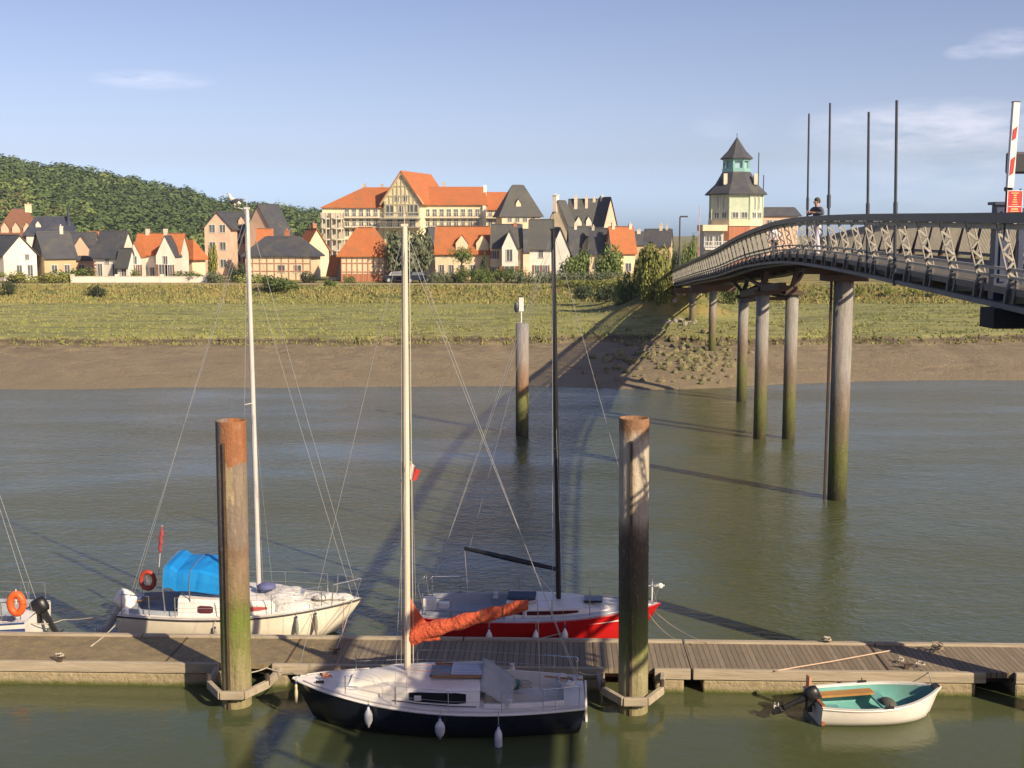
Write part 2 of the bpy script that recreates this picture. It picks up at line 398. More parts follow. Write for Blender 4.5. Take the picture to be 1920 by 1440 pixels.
def forest():
    V = []; F = []; MI = []
    for i in range(5400):
        px = rnd.uniform(-170, 760); t = rnd.random() ** .75
        if i < 500: t = rnd.uniform(.93, 1.02)
        if i % 4 == 0: px = rnd.uniform(-60, 640); 
        p = hill_pt(px, min(1, t)); D = p.y; r = (1.9 + 3.9 * rnd.random() ** 2) * (.8 + D / 2500)
        h = r * rnd.uniform(.8, 1.3); c = p + Vector((0, 0, h * .55)); pat = .9 * fr(p.x * .009, p.y * .009, 1) + .5 * fr(p.x * .03, p.y * .03, 4)
        u = rnd.random() + pat * 1.1; mi = 0 if u < .34 else 1 if u < .74 else 2 if rnd.random() < .93 else 3
        if px < 120 and t < .45 and rnd.random() < .3: mi = 3
        for k in range(84):
            a = rnd.random() * 6.283; e = math.asin(rnd.uniform(-.25, 1)); rr = r * rnd.uniform(.75, 1.05)
            q = c + Vector((math.cos(a) * math.cos(e) * rr, math.sin(a) * math.cos(e) * rr, math.sin(e) * h * rnd.uniform(.8, 1.05)))
            s = r * rnd.uniform(.08, .19); n = (q - c).normalized() + Vector((rnd.uniform(-.28,.28), rnd.uniform(-.28,.28), rnd.uniform(-.28,.28))); n.normalize()
            a1 = n.cross(Vector((0,0,1))); a1 = a1.normalized() if a1.length > .01 else Vector((1,0,0)); b1 = n.cross(a1)
            o = len(V); V += [tuple(q + a1*s), tuple(q + b1*s*.8), tuple(q - a1*s), tuple(q - b1*s*.8)]
            F.append((o, o+1, o+2, o+3)); MI.append(mi if rnd.random() < .92 else rnd.choice((0, 1, 2)))
    b = MB(); b.v = V; b.f = F; b.m = MI
    tag(b.build('hillside_forest', WOOD), 'dense green deciduous forest covering the hill behind the village', 'forest', kind='stuff')
forest()

# rocks --------------------------------------------------------------
ROCK = [M('rock_weedy', (.15, .14, .065), (.26, .22, .12), 2.5, .9, bump=.6, dist=.05), M('rock_pale', (.36, .32, .25), (.26, .23, .17), 2.5, .9, bump=.6, dist=.05), M('rock_green', (.10, .12, .035), (.16, .15, .07), 2.5, .9, bump=.6, dist=.05)]
rock_meshes = []
for k in range(5):
    b = MB(); b.ell((0,0,0), (1,1,1), 8, 6)
    b.v = [tuple(Vector(v) * (1 + .42 * noise.noise(Vector(v) * 1.4 + Vector((k*7, 0, 0))))) for v in b.v]
    o = b.build('rock', ROCK[(0, 0, 1, 2, 0)[k]]); rock_meshes.append(o.data); bpy.data.objects.remove(o)
def rock(x, y, s, me, label, group):
    o = bpy.data.objects.new('rock', me); COL.objects.link(o); o.location = (x, y, height(x, y) + s * .12)
    o.scale = (s, s * rnd.uniform(.7, 1.1), s * rnd.uniform(.5, 1.0)); o.rotation_euler = (rnd.uniform(-.3,.3), rnd.uniform(-.3,.3), rnd.random()*6)
    tag(o, label, 'rock', group)
n = 0
while n < 296:
    px = rnd.triangular(1090, 1415, 1290); py = rnd.triangular(632, 728, 690)
    if (px < 1150 and py < 668) or px > 1420 - (730 - py) * .0: continue
    p = onz(px, py, .9 * max(0, (730 - py) / 90)); y = p.y
    if y < shore(p.x) - .1: continue
    rock(p.x, y, rnd.uniform(.11, .24) + .20 * rnd.random() ** 3, rnd.choice(rock_meshes[:2] + rock_meshes[3:]), 'weed-covered boulder in the rough rock patch on the mud under the footbridge', 'boulders on the mud bank'); n += 1
for i in range(42):
    p = onz(rnd.uniform(1236, 1310), rnd.uniform(560, 596), 2.6)
    rock(p.x, p.y, rnd.uniform(.22, .45), rock_meshes[2], 'pale stone in the small heap on the grass below the bridge ramp', 'pale stones below the bridge ramp')
# ---------------------------------------------------------------- village
def plaster(name, c): return M(name, c, tuple(x * .86 for x in c), .7, .85, dirt=(c[0]*.6, c[1]*.58, c[2]*.52), dirt_amt=.5)
W_WHITE = plaster('white_render', (.78, .71, .60)); W_CREAM = plaster('cream_render', (.74, .61, .40)); W_TAN = plaster('tan_render', (.52, .40, .23))
W_PINK = plaster('pink_render', (.68, .47, .33)); W_YELLOW = plaster('pale_yellow_render', (.76, .66, .42)); W_GREY = plaster('pale_grey_render', (.5, .5, .46))
def tile(name, c, c2, rows=3.2):
    t = NT(name); co = t.coord('Object'); n1 = t.noise(co, 1.3, 6, .7, .3, .7); n2 = t.noise(co, 9, 3, .7, .3, .7)
    w = t.n('ShaderNodeTexWave', wave_type='BANDS', bands_direction='Z'); t.l(co, w.inputs['Vector']); w.inputs['Scale'].default_value = rows; w.inputs['Distortion'].default_value = .6; w.inputs['Detail'].default_value = 2
    col = t.mix(n1, c, c2); col = t.mix(t.math('MULTIPLY', n2, .4), col, tuple(x * .5 for x in c)); 
    col = t.mix(t.math('MULTIPLY', t.noise(co, .45, 5, .7, .5, .72), .45), col, (.16, .14, .07))
    t.bump(w.outputs['Fac'], .5, .05); return t.done(col, .75)
T_ORANGE = tile('orange_clay_tile', (.52, .175, .055), (.42, .125, .040)); T_BROWN = tile('brown_clay_tile', (.24, .105, .055), (.18, .085, .05))
T_SLATE = tile('dark_slate', (.050, .054, .066), (.085, .088, .098)); T_SLATE2 = tile('weathered_slate', (.105, .105, .095), (.075, .078, .078)); T_BLUE = tile('blue_slate', (.035, .045, .075), (.06, .066, .09))
def brick_mat():
    t = NT('red_brick'); co = t.coord('Object'); b = t.n('ShaderNodeTexBrick'); t.l(co, b.inputs['Vector']); b.inputs['Scale'].default_value = 4
    b.inputs['Color1'].default_value = (.42, .15, .07, 1); b.inputs['Color2'].default_value = (.34, .115, .055, 1); b.inputs['Mortar'].default_value = (.45, .36, .27, 1); return t.done(b.outputs[0], .85)
BRICK = brick_mat(); TIMBER = M('reddish_timber', (.36, .15, .08), (.26, .10, .06), 2, .8); TIMBER_L = M('faded_pink_timber', (.46, .25, .15), (.40, .20, .12), 2, .8); TIMBER_G = M('greygreen_timber', (.52, .47, .30), (.44, .40, .26), 2, .8)
GLASS = M('window_glass', (.07, .08, .085), (.12, .13, .13), 1, .08); FRAME = M('window_frame', (.62, .60, .54), scale=3); SHUT = M('brown_shutter', (.22, .10, .055), scale=3, rough=.6); METAL_D = M('dark_painted_steel', (.028, .034, .045), (.045, .052, .062), 3, .45, bump=.05)
CONC = M('chimney_render', (.62, .56, .44), (.5, .44, .34), 2)
_wm = {}
def window(parent, face, L, B, u, z, w, h, shutters=False, name='window'):
    key = (round(w, 2), round(h, 2), shutters)
    if key not in _wm:
        b = MB(); t = .07
        for (cx, cz, sx, sz) in ((0, h/2, w+2*t, t), (0, -h/2, w+2*t, t), (-w/2, 0, t, h-t), (w/2, 0, t, h-t), (0, 0, t*.7, h-t)): b.box((cx, -.035, cz), (sx, .07, sz))
        b.mat(1).box((0, .0, 0), (w, .04, h))
        if shutters:
            b.mat(2); b.box((-w*.78, -.03, 0), (w*.42, .05, h)); b.box((w*.78, -.03, 0), (w*.42, .05, h))
        o = b.build(name, [FRAME, GLASS, SHUT]); _wm[key] = o.data; bpy.data.objects.remove(o)
    o = bpy.data.objects.new(name, _wm[key]); COL.objects.link(o); o.parent = parent
    if face == 'F': o.location = (u * L, -B/2 - .01, z)
    elif face == 'R': o.location = (L/2 + .01, u * B, z); o.rotation_euler = (0, 0, R(90))
    elif face == 'L': o.location = (-L/2 - .01, -u * B, z); o.rotation_euler = (0, 0, R(-90))
    return o
def gable_block(b, L, B, he, hr, z0=0, c=(0, 0)):
    x, y = L/2, B/2; cx, cy = c
    b.add([(cx-x,cy-y,z0),(cx+x,cy-y,z0),(cx+x,cy+y,z0),(cx-x,cy+y,z0),(cx-x,cy-y,he),(cx+x,cy-y,he),(cx+x,cy+y,he),(cx-x,cy+y,he),(cx-x,cy,hr),(cx+x,cy,hr)],
          [(0,1,5,4),(2,3,7,6),(1,2,6,9,5),(3,0,4,8,7),(0,3,2,1)])
def roof_slabs(b, L, B, he, hr, oe=.35, og=.22, th=.16, hip=0.0, c=(0, 0), hipr=None):
    x, y = L/2 + og, B/2; cx, cy = c; sl = (hr - he) / y; ye = y + oe; ze = he - sl * oe + .02; zr = hr + .03
    hl = hip * y; hr_ = (hip if hipr is None else hipr) * y
    top = [(cx-x-(oe if hl else 0), cy-ye, ze), (cx+x+(oe if hr_ else 0), cy-ye, ze), (cx+x+(oe if hr_ else 0), cy+ye, ze), (cx-x-(oe if hl else 0), cy+ye, ze), (cx-x+hl, cy, zr), (cx+x-hr_, cy, zr)]
    P = [Vector(p) + Vector((0, 0, th)) for p in top] + [Vector(p) for p in top]
    F = [(0,1,5,4), (2,3,4,5), (7,6,10,11), (9,8,11,10), (6,7,1,0), (8,9,3,2)]
    F += [(3,0,4), (9,10,6), (9,6,0,3)] if hl else [(6,0,4,10), (3,9,10,4)]
    F += [(1,2,5), (7,11,8), (7,8,2,1)] if hr_ else [(1,7,11,5), (8,2,5,11)]
    b.add(P, F)
def house(label, x0, x1, eave, ridge, d, rot=0, k=.8, wall=W_WHITE, roof=T_SLATE, hip=0, hipr=None, base=GROUND, cat='house', name='village_house', win=(), chim=(), dorm=(), timber=None, band=None, group=None, quoin=False):
    th = R(rot); px = (x0 + x1) / 2; P = (x1 - x0) * d / FPX; L = P / (math.cos(th) + k * abs(math.sin(th))); B = k * L
    p = at(px, eave, d); he = p.z - base; hr = at(px, ridge, d).z - base
    o = thing(name, (p.x, d, base), label, cat, th, group)
    b = MB(); 
    if hip: b.box((0, 0, he/2), (L, B, he))
    else: gable_block(b, L, B, he, hr)
    b.build('wall', wall, o)
    r = MB(); roof_slabs(r, L, B, he, hr, hip=hip, hipr=hipr); rf = r.build('roof', roof, o)
    rb = MB(); rl = L/2 - (hip*B/2 if hip else 0); rr_ = L/2 - ((hipr if hipr is not None else hip)*B/2)
    rb.tube([(-rl, 0, hr + .17), (rr_, 0, hr + .17)], .10, 6); rb.build('ridge_cap', T_SLATE2 if roof != T_ORANGE else T_BROWN, rf)
    for w in win: window(o, w[0], L, B, *w[1:])
    for (u, v, h, s, *mm) in chim:
        c = MB(); zz = hr - abs(v) * (hr - he) * 2
        c.box((u*L, v*B, (zz - .6 + hr + h) / 2), (s, s*.8, hr + h - zz + .6)); c.box((u*L, v*B, hr + h + .06), (s*1.2, s, .12))
        c.tube([(u*L, v*B, hr+h+.1), (u*L, v*B, hr+h+.4)], .1, 6); c.build('chimney', mm[0] if mm else CONC, rf)
    for (u, w, zf, hh) in dorm:       # gabled dormers on the front slope
        zb = he + (hr - he) * zf; yb = -B/2 * (1 - zf); c = MB(); dl = (hh + w*.6) * (B/2) / (hr - he)
        c2 = MB(); gable_block(c2, dl, w, hh*.55, hh*1.15); roof_slabs(c, dl, w, hh*.55, hh*1.15, .12, .1, .08)
        for q, mt, nm in ((c2, wall, 'dormer'), (c, roof, 'dormer_roof')):
            q.v = [(u*L - y_, yb - .05 + (x_ + dl/2), zb + z_) for x_, y_, z_ in q.v]
            dd = q.build(nm, mt, o if nm == 'dormer' else dd)
    if timber:
        t = MB(); n_, mt, face = timber
        for i in range(n_ + 1):
            u = -.5 + i / n_
            if face == 'F': t.box((u*(L-.1), -B/2 - .04, he/2), (.12, .08, he))
            else:
                zz = he + (hr - he) * (1 - abs(u) * 2) * (0 if hip else 1) - .1; sx = 1 if face == 'R' else -1
                t.box((sx*(L/2 + .04), u*(B-.1), zz/2), (.08, .16, zz))
        for z in (he*.35, he*.66, he - .12):
            if face == 'F': t.box((0, -B/2 - .045, z), (L, .09, .11))
            else: t.box((((1 if face == 'R' else -1))*(L/2 + .045), 0, z), (.09, B, .14))
        t.build('timber_frame', mt, o)
    if band:
        t = MB(); t.box((0, 0, band/2), (L + .08, B + .08, band)); t.build('brick_base', BRICK, o)
    if quoin:
        t = MB()
        for sx in (-1, 1):
            for i in range(int(he / .45)): t.box((sx*(L/2 - .12), -B/2 + .1, .25 + i*.45), (.3 if i % 2 else .42, .28, .2))
        t.build('brick_quoins', BRICK, o)
    return o, L, B, he, hr
def W(face, us, zs, w=.9, h=1.2, sh=False): return [(face, u, z, w, h, sh) for z in zs for u in us]

# left group
house('white gabled house with dark slate roof at the far left of the village', -34, 66, 477, 443, 167, -36, .9, W_WHITE, T_SLATE, win=W('R', (-.05, .28), (1.3,), .8, 1.5) + W('R', (.2,), (3.1,), .6, .8) + W('F', (0,), (1.3,), .8, 1.4))
house('tan gabled house with dark slate roof and a low cream wing, second from the left', 62, 140, 478, 437, 170, 46, .8, W_TAN, T_SLATE, win=W('F', (-.2, .2), (1.4,), .8, 1.2), chim=((.25, 0, .8, .5),))
house('brick and cream cottage with steep slate roof and small white gable', 122, 182, 481, 438, 175, 2, .9, W_PINK, T_SLATE, dorm=((.15, 2.0, .02, 2.4),), win=W('F', (-.25, .15), (1.3,), .8, 1.2), band=1.0)
house('large house with steep brown hipped tile roof and white dormers behind the left cottages', -6, 84, 441, 393, 225, 14, .8, W_PINK, T_BROWN, hip=.9, dorm=((-.3, 1.3, .08, 1.7), (-.05, 1.3, .08, 1.7), (.2, 1.3, .08, 1.7)), chim=((.2, 0, .9, 1.1, W_CREAM),), win=W('F', (-.3, 0, .3), (2, 5)))
o, L_, B_, he_, hr_ = house('house with blue slate mansard roof and thin spire, beside the brown hipped roof', 56, 140, 438, 408, 218, 6, .7, W_WHITE, T_BLUE, hip=.45, dorm=((-.25, .9, .35, 1.1),), win=W('F', (-.2, .1), (2, 5)))
b = MB(); b.lathe((L_*.42, -1, 0), [(1.0, he_ - .5), (1.0, he_ + .3), (.9, he_+.4), (.35, he_ + 2.2), (.03, he_ + 5.2)], 8); b.build('spire', T_BLUE, o)
house('small house with orange roof half hidden behind the slate-roofed white house', 166, 204, 462, 436, 186, 30, 1.0, W_WHITE, T_ORANGE)
o, L_, B_, he_, hr_ = house('tall white house with dark slate roof and red brick quoins behind the garden wall', 183, 249, 478, 435, 168, -14, 1.0, W_WHITE, T_SLATE, quoin=True, win=W('F', (-.28, .28), (1.3,), .7, 1.8) + W('F', (0,), (2.6,), .6, .8) + W('R', (.2,), (1.3,), .8, 1.6))
house('low white annex with lean slate roof beside the tall white house', 222, 252, 493, 468, 165.0, -20, .9, W_WHITE, T_SLATE2, win=W('F', (.1,), (1.2,), .8, 1.5))
# white house with two gables and orange roof between them
o, L_, B_, he_, hr_ = house('white house with orange tiled roof between two front gables', 262, 345, 474, 440, 170, 0, .75, W_WHITE, T_ORANGE, win=W('F', (-.12, .1), (1.0,), .6, 1.4) + W('F', (-.01,), (2.7,), .5, .8))
for cx, ww, rr, rm in ((-L_*.37, L_*.26, hr_ - 1.1, T_ORANGE), (L_*.30, L_*.42, hr_ - .2, T_SLATE)):
    q = MB(); gable_block(q, 3.2, ww, he_*.9, rr); q2 = MB(); roof_slabs(q2, 3.2, ww, he_*.9, rr, .12, .1, .1)
    for mb in (q, q2): mb.v = [(cx - y_, -B_/2 - 1.0 + x_, z_) for x_, y_, z_ in mb.v]
    g = q.build('gable_wing', W_WHITE, o); q2.build('roof', rm, g)
    for (dx, z, w_, h_) in ((-ww*.2, 1.2, .8, 1.9), (ww*.22, 1.2, .6, 1.8), (0, he_*.75, .6, 1.1)):
        wd = window(o, 'F', 1, 0, 0, 0, w_, h_, z < 2); wd.location = (cx + dx, -B_/2 - 2.62, z)
b = MB(); [b.box((L_*u, 0, hr_ + .3), (.5, .5, 1.0)) for u in (-.3, .1)]; b.build('chimney', CONC, o)
house('house with long orange hipped roof at the right end of the white garden wall', 334, 383, 480, 451, 178, -30, .9, W_CREAM, T_ORANGE, hip=.9, win=W('F', (0,), (1.2,)))
# pink brick houses around the first mast
house('tall pink gabled house with cross slate roof, left of the white mast', 389, 439, 427, 399, 188, 88, 1.0, W_PINK, T_SLATE, win=W('L', (-.2, .2), (1.8, 4.4, 7)), timber=None)
house('slate-roofed wing joined to the tall pink gabled house behind the white mast', 404, 478, 432, 399, 196, 4, .6, W_PINK, T_SLATE, chim=((.3, 0, .4, .5),), dorm=((.2, 1, .3, 1.2),), win=W('F', (-.2, .1, .3), (2.4, 5.2)))
house('big cream gabled house with high dark slate roof just right of the white mast', 462, 545, 438, 385, 192, 62, 1.15, W_PINK, T_SLATE, win=W('L', (0, .2), (2, 4.6)))
house('small orange-roofed annex between the slate-roofed houses', 481, 512, 449, 431, 180, 12, .9, W_CREAM, T_ORANGE)
house('long low house with dark hipped slate roof, half brick lattice and half cream wall', 466, 596, 477, 446, 170, -6, .55, W_CREAM, T_SLATE, hip=.9, win=W('F', (.05, .3), (1.5,), 1, 1), timber=(9, TIMBER_L, 'F'), chim=((.05, .1, .9, .6, BRICK),))
house('cream gabled house with orange roof and brick chimney behind the long slate roof', 555, 617, 468, 431, 182, -58, 1.1, W_CREAM, T_ORANGE, chim=((-.2, .15, .8, .7, BRICK),), win=W('R', (0,), (2,)))
house('tiny orange-gabled outbuilding left of the timber pavilion', 617, 642, 506, 482, 167, -30, 1, W_WHITE, T_ORANGE)
o, L_, B_, he_, hr_ = house('square timber-framed pavilion with steep orange pyramid roof on a brick base', 644, 728, 475, 429, 164, -3, .85, W_CREAM, T_ORANGE, hip=.78, timber=(8, TIMBER_L, 'F'), band=1.0, chim=((0, 0, .1, .3, BRICK),))

# big orange-roofed apartment building (hotel) ----------------------
D = 238.0; mpp = D / FPX
hot = thing('apartment_building', (at(765, 500, D).x, D, GROUND), 'long cream apartment building with orange tiled roofs and a tall central timber gable', 'building')
hx = hot.location.x
def HX(px): return at(px, 440, D).x - hx
def HZ(py): return at(960, py, D).z - GROUND
def hwing(x0, x1, eave, ridge, yc, depth, wall, roof, hipl=0, hipr_=0, ogg=.2):
    L, cx = HX(x1) - HX(x0), (HX(x0) + HX(x1)) / 2; he, hr = HZ(eave), HZ(ridge)
    b = MB()
    if hipl and hipr_: b.box((cx, yc, he/2), (L, depth, he))
    else: gable_block(b, L, depth, he, hr if not (hipl or hipr_) else he + .01, c=(cx, yc))
    w = b.build('wall', wall, hot)
    r = MB(); roof_slabs(r, L, depth, he, hr, .5, ogg, .25, hip=0.0001 if (hipl or hipr_) else 0, c=(cx, yc))
    if hipl or hipr_:
        r = MB(); x0_, x1_ = cx - L/2 - .4, cx + L/2 + .4; y0, y1 = yc - depth/2 - .5, yc + depth/2 + .5
        P = [(x0_, y0, he), (x1_, y0, he), (x1_, y1, he), (x0_, y1, he), (x0_ + hipl, yc, hr), (x1_ - hipr_, yc, hr)]
        r.add(P, [(0,1,5,4), (2,3,4,5), (3,0,4), (1,2,5), (0,3,2,1)])
    r.build('roof', roof, hot); return cx, L, he, hr
y0 = -6.0
hwing(614, 735, 391, 351, 0, 12, W_YELLOW, T_ORANGE, 7.5, 0.5)
hwing(800, 911, 386, 350, 0, 12, W_YELLOW, T_ORANGE, .5, .5)
hwing(905, 962, 392, 362, 2, 10, W_YELLOW, T_ORANGE)
# white stepped parapet between the two right wings
b = MB(); cx = HX(909); zt = HZ(347)
b.add([(cx-.25, -6.6, 0), (cx+.35, -6.6, 0), (cx+.35, .4, 0), (cx-.25, .4, 0), (cx-.25, -6.6, HZ(388)), (cx+.35, -6.6, HZ(388)), (cx+.35, .4, zt), (cx-.25, .4, zt)], [(0,1,5,4),(1,2,6,5),(2,3,7,6),(3,0,4,7),(4,5,6,7)]); b.build('parapet', W_WHITE, hot)
# central gable, ridge running back
gx0, gx1 = HX(726), HX(796); gw = gx1 - gx0; gcx = (gx0 + gx1) / 2; ghe, ghr = HZ(377), HZ(327)
b = MB(); gable_block(b, 15, gw, ghe, ghr); b.v = [(gcx - y_, x_ - .5, z_) for x_, y_, z_ in b.v]; cg = b.build('central_gable', W_YELLOW, hot); cga = R(-17); cg.rotation_euler = (0, 0, cga); pv = Vector((gcx, -8, 0)); cg.location = pv - Matrix.Rotation(cga, 3, 'Z') @ pv
b = MB(); roof_slabs(b, 15, gw, ghe, ghr, .7, .5, .3); b.v = [(gcx - y_, x_ - .5, z_) for x_, y_, z_ in b.v]; b.build('roof', T_ORANGE, cg)

b = MB()
for i in range(-4, 5):
    u = i / 4.3; zt = ghe + (ghr - ghe) * (1 - abs(u)) - .5; b.box((gcx + u*gw/2*.96, -8.06, (HZ(400) + zt) / 2), (.14, .12, zt - HZ(400)))
for z in (HZ(400), HZ(385), HZ(370), HZ(352)):
    hw = gw/2 * min(1, (ghr - z) / (ghr - ghe)) - .1; b.box((gcx, -8.07, z), (hw*2, .13, .15))
for s in (-1, 1): b.beam((gcx, -8.25, ghr - .1), (gcx + s*(gw/2 + .7), -8.25, ghe - .85), .35, .3)
b.build('timber_frame', TIMBER_G, cg)
for px, py, w_, h_ in ((752, 374, .8, 1.2), (768, 374, .8, 1.2), (737, 396, 1.6, 1.9), (783, 396, 2.2, 2.0), (760, 397, .9, 1.9), (737, 418, 1.2, 1.8), (758, 418, 1.2, 1.8), (782, 418, 1.2, 1.8)):
    w = window(cg, 'F', 1, 0, 0, 0, w_, h_); w.location = (HX(px), -8.03, HZ(py))
for zz, xa, xb in ((HZ(411), 724, 798), (HZ(427), 724, 798)):
    b = MB(); xa_, xb_ = HX(xa), HX(xb); b.box(((xa_+xb_)/2, -8.9, zz), (xb_-xa_, 1.7, .25)); b.box(((xa_+xb_)/2, -9.7, zz + 1.0), (xb_-xa_, .08, .1))
    n_ = int((xb_-xa_)/.35)
    for i in range(n_): b.box((xa_ + .1 + i*.35, -9.7, zz + .55), (.06, .05, .9))
    b.build('balcony', M('balcony_grey', (.30, .29, .24), scale=2), cg)
for px in list(range(659, 722, 13)) + list(range(806, 908, 13)) + [920, 932, 944]:
    for py in (400, 418, 436, 455):
        w = window(hot, 'F', 1, 0, 0, 0, .8, 1.35); w.location = (HX(px), -6.02 if px < 905 else -3.03, HZ(py))
b = MB()
for (xa, xb, py) in ((655, 724, 409), (655, 724, 426), (800, 904, 409), (800, 904, 426), (912, 958, 409)):
    xa_, xb_ = HX(xa), HX(xb); yy = -6.9 if xa < 905 else -3.9; b.box(((xa_+xb_)/2, yy + .4, HZ(py)), (xb_-xa_, 1.0, .18)); b.box(((xa_+xb_)/2, yy, HZ(py) + 1.0), (xb_-xa_, .06, .08))
    for i in range(int((xb_-xa_)/.5)): b.box((xa_ + .1 + i*.5, yy, HZ(py) + .5), (.05, .04, .9))
b.build('balcony_rail', M('balcony_rail_cream', (.60, .54, .42)), hot)
# rounded balcony corner at the left end
b = MB()
for (px, r) in ((622, 1.1), (641, 1.4)):
    for py in (412, 430, 450, 470): b.lathe((HX(px), -6.6, HZ(py)), [(r, 0), (r, .25)], 14)
    for a in range(5): b.tube([(HX(px) + r*.9*math.cos(a*.8 - 3.1), -6.6 + r*.9*math.sin(a*.8 - 3.1), 0), (HX(px) + r*.9*math.cos(a*.8 - 3.1), -6.6 + r*.9*math.sin(a*.8 - 3.1), HZ(400))], .14, 6)
b.box((HX(630), -4.5, HZ(400)/2), (3.6, 4, HZ(400))); b.build('corner_balconies', M('balcony_cream', (.5, .46, .36), scale=2), hot)
b = MB(); [b.box((HX(px), 1, HZ(py)), (.5, .5, 1.3)) for px, py in ((684, 350), (716, 351), (832, 347), (818, 362))]; b.build('chimney', BRICK, hot)
# pink lower front wall with windows
for (a0, a1, e, r_, lab) in ((930, 1012, 402, 349, 'cream corner house with steep dark truncated pyramid roof beside the apartments'),):
    o, L_, B_, he_, hr_ = house(lab, a0, a1, e, r_, 226, 10, .95, W_CREAM, T_SLATE2, hip=.78, name='corner_house', cat='building', win=W('F', (-.3, -.1, .1, .3), (3, 6.2, 9), .8, 1.3), dorm=((-.05, .9, .25, 1.2),))

# right group
house('cream house with dark slate roof peeking out left of the orange two-dormer house', 790, 836, 470, 428, 178, 55, 1.1, W_CREAM, T_SLATE, win=W('L', (0,), (2,)))
house('cream house with broad orange roof and two small gables behind the round-headed tree', 818, 920, 471, 427, 171, -3, .6, W_CREAM, T_ORANGE, dorm=((.0, 1.7, .02, 1.9), (.38, 1.7, .02, 1.9)), win=W('F', (-.38, -.2, 0, .2, .38), (1.3,), .7, 1.4) + W('F', (-.3, .15), (3.3,), .5, .6))
o, L_, B_, he_, hr_ = house('cream house with grey slate roof and pointed white front gable', 922, 978, 458, 423, 168, -4, .75, W_CREAM, T_SLATE2, win=W('F', (-.4,), (1.2, 3.4), .6, 1.1, True), chim=((.3, 0, .3, .5, BRICK),))
q = MB(); ww = L_*.52; gable_block(q, 3, ww, he_*.92, he_ + (hr_-he_)*.72); q2 = MB(); roof_slabs(q2, 3, ww, he_*.92, he_ + (hr_-he_)*.72, .15, .15, .1)
for mb in (q, q2): mb.v = [(L_*.17 - y_, -B_/2 - .8 + x_, z_) for x_, y_, z_ in mb.v]
g = q.build('gable_wing', W_WHITE, o); q2.build('roof', T_SLATE, g)
for z, w_, h_, s_ in ((he_*.7, .8, 1.6, False), (1.2, 1.3, 1.5, True)):
    wd = window(o, 'F', 1, 0, 0, 0, w_, h_, s_); wd.location = (L_*.17, -B_/2 - 2.32, z)
house('narrow pale house with tall grey slate roof left of the black mast', 993, 1037, 458, 414, 166, -3, .9, W_WHITE, T_SLATE2, win=W('F', (0,), (3.5,), .6, 1.0) + W('F', (-.18, .18), (1.5,), .6, 1.1, True))
house('dark link house between the two grey slate-roofed houses', 966, 1000, 462, 432, 174, 40, .9, W_PINK, T_SLATE)
house('white gabled house with shade-grey walls and steep slate roof just right of the black mast', 1020, 1068, 472, 429, 176, -70, 1.2, W_GREY, T_SLATE)  # white gable in shade: the shade is put into its grey render
o, L_, B_, he_, hr_ = house('big cream gabled house with white chimney and long grey slate roof', 1024, 1082, 430, 378, 216, 62, 1.5, W_CREAM, T_SLATE2, win=W('L', (.05,), (4.5,)), chim=((-.42, .12, 1.0, 1.0, W_WHITE),))
house('terrace with grey slate roof and several tall white chimneys', 1066, 1130, 432, 375, 222, -4, .6, W_WHITE, T_SLATE2, chim=((-.3, -.1, .6, .6), (.02, -.1, .5, .5), (.25, 0, .3, .5)), dorm=((-.2, 1.0, .15, 1.5), (.1, 1.0, .15, 1.5)), win=W('F', (-.2, .2), (3, 6)))
house('narrow house with black slate roof and brick gable at the right end of the terrace', 1112, 1156, 425, 372, 212, -60, .85, W_PINK, T_SLATE, chim=((-.3, 0, .3, .5),), win=W('R', (0,), (4.5,)))
house('low house with twin dark slate roofs among the green shrubs', 1064, 1108, 472, 428, 184, 10, .9, W_CREAM, T_SLATE, dorm=((.3, 1.5, .02, 1.9),), chim=((-.2, 0, .6, .4),), win=W('F', (-.2, .2), (1.4,)))
house('dark slate-roofed cottage left of the small orange-roofed house', 1104, 1144, 468, 430, 182, -10, 1, W_CREAM, T_SLATE, chim=((-.35, 0, .3, .4),), win=W('F', (0,), (1.4,)))
house('cream cottage with bright orange roof at the right end of the village', 1138, 1190, 466, 427, 180, 16, .7, W_CREAM, T_ORANGE, chim=((-.35, 0, .6, .45), (.4, 0, .4, .45)), win=W('F', (.2,), (1.4,)))
house('distant grey slate-roofed house left of the street lamp', 1184, 1228, 456, 436, 262, 0, .6, W_TAN, T_SLATE, chim=((-.2, 0, .5, .8),))
house('distant grey slate-roofed house with two chimneys behind the tall shrub', 1206, 1262, 458, 431, 248, -14, .7, W_TAN, T_SLATE, chim=((.1, 0, 1.0, .6), (.32, 0, .8, .4)))
house('row of houses with dark slate roof beyond the lookout tower', 1428, 1494, 402, 391, 215, 0, .3, W_PINK, T_SLATE, hip=.6, win=W('F', (-.3, -.1, .1, .3), (8,)))

# lookout tower -------------------------------------------------------
D = 172.0; base = at(1378, 440, D)
tw = thing('lookout_tower', (base.x, D, GROUND), 'octagonal pale green tower with dark slate roof and turquoise lantern beyond the footbridge', 'tower')
def TZ(py): return at(1378, py, D).z - GROUND
k_ = D / FPX; R8 = 50 * k_
TG = M('pale_green_cladding', (.50, .55, .40), (.42, .48, .34), 1.5, .7); TQ = M('turquoise_paint', (.16, .34, .31), (.22, .40, .36), 3, .5)
def octo(b, prof, off=R(22.5), cz=0): 
    P = []; 
    for r, z in prof:
        for j in range(8): a = off + j * math.pi / 4; P.append((r * math.cos(a), r * math.sin(a), z))
    n = len(prof); b.add(P, [(i*8+j, i*8+(j+1) % 8, (i+1)*8+(j+1) % 8, (i+1)*8+j) for i in range(n-1) for j in range(8)] + [tuple(range(7, -1, -1)), tuple((n-1)*8+j for j in range(8))])
b = MB(); octo(b, [(R8, TZ(412)), (R8, TZ(364))]); b.build('upper_wall', TG, tw)
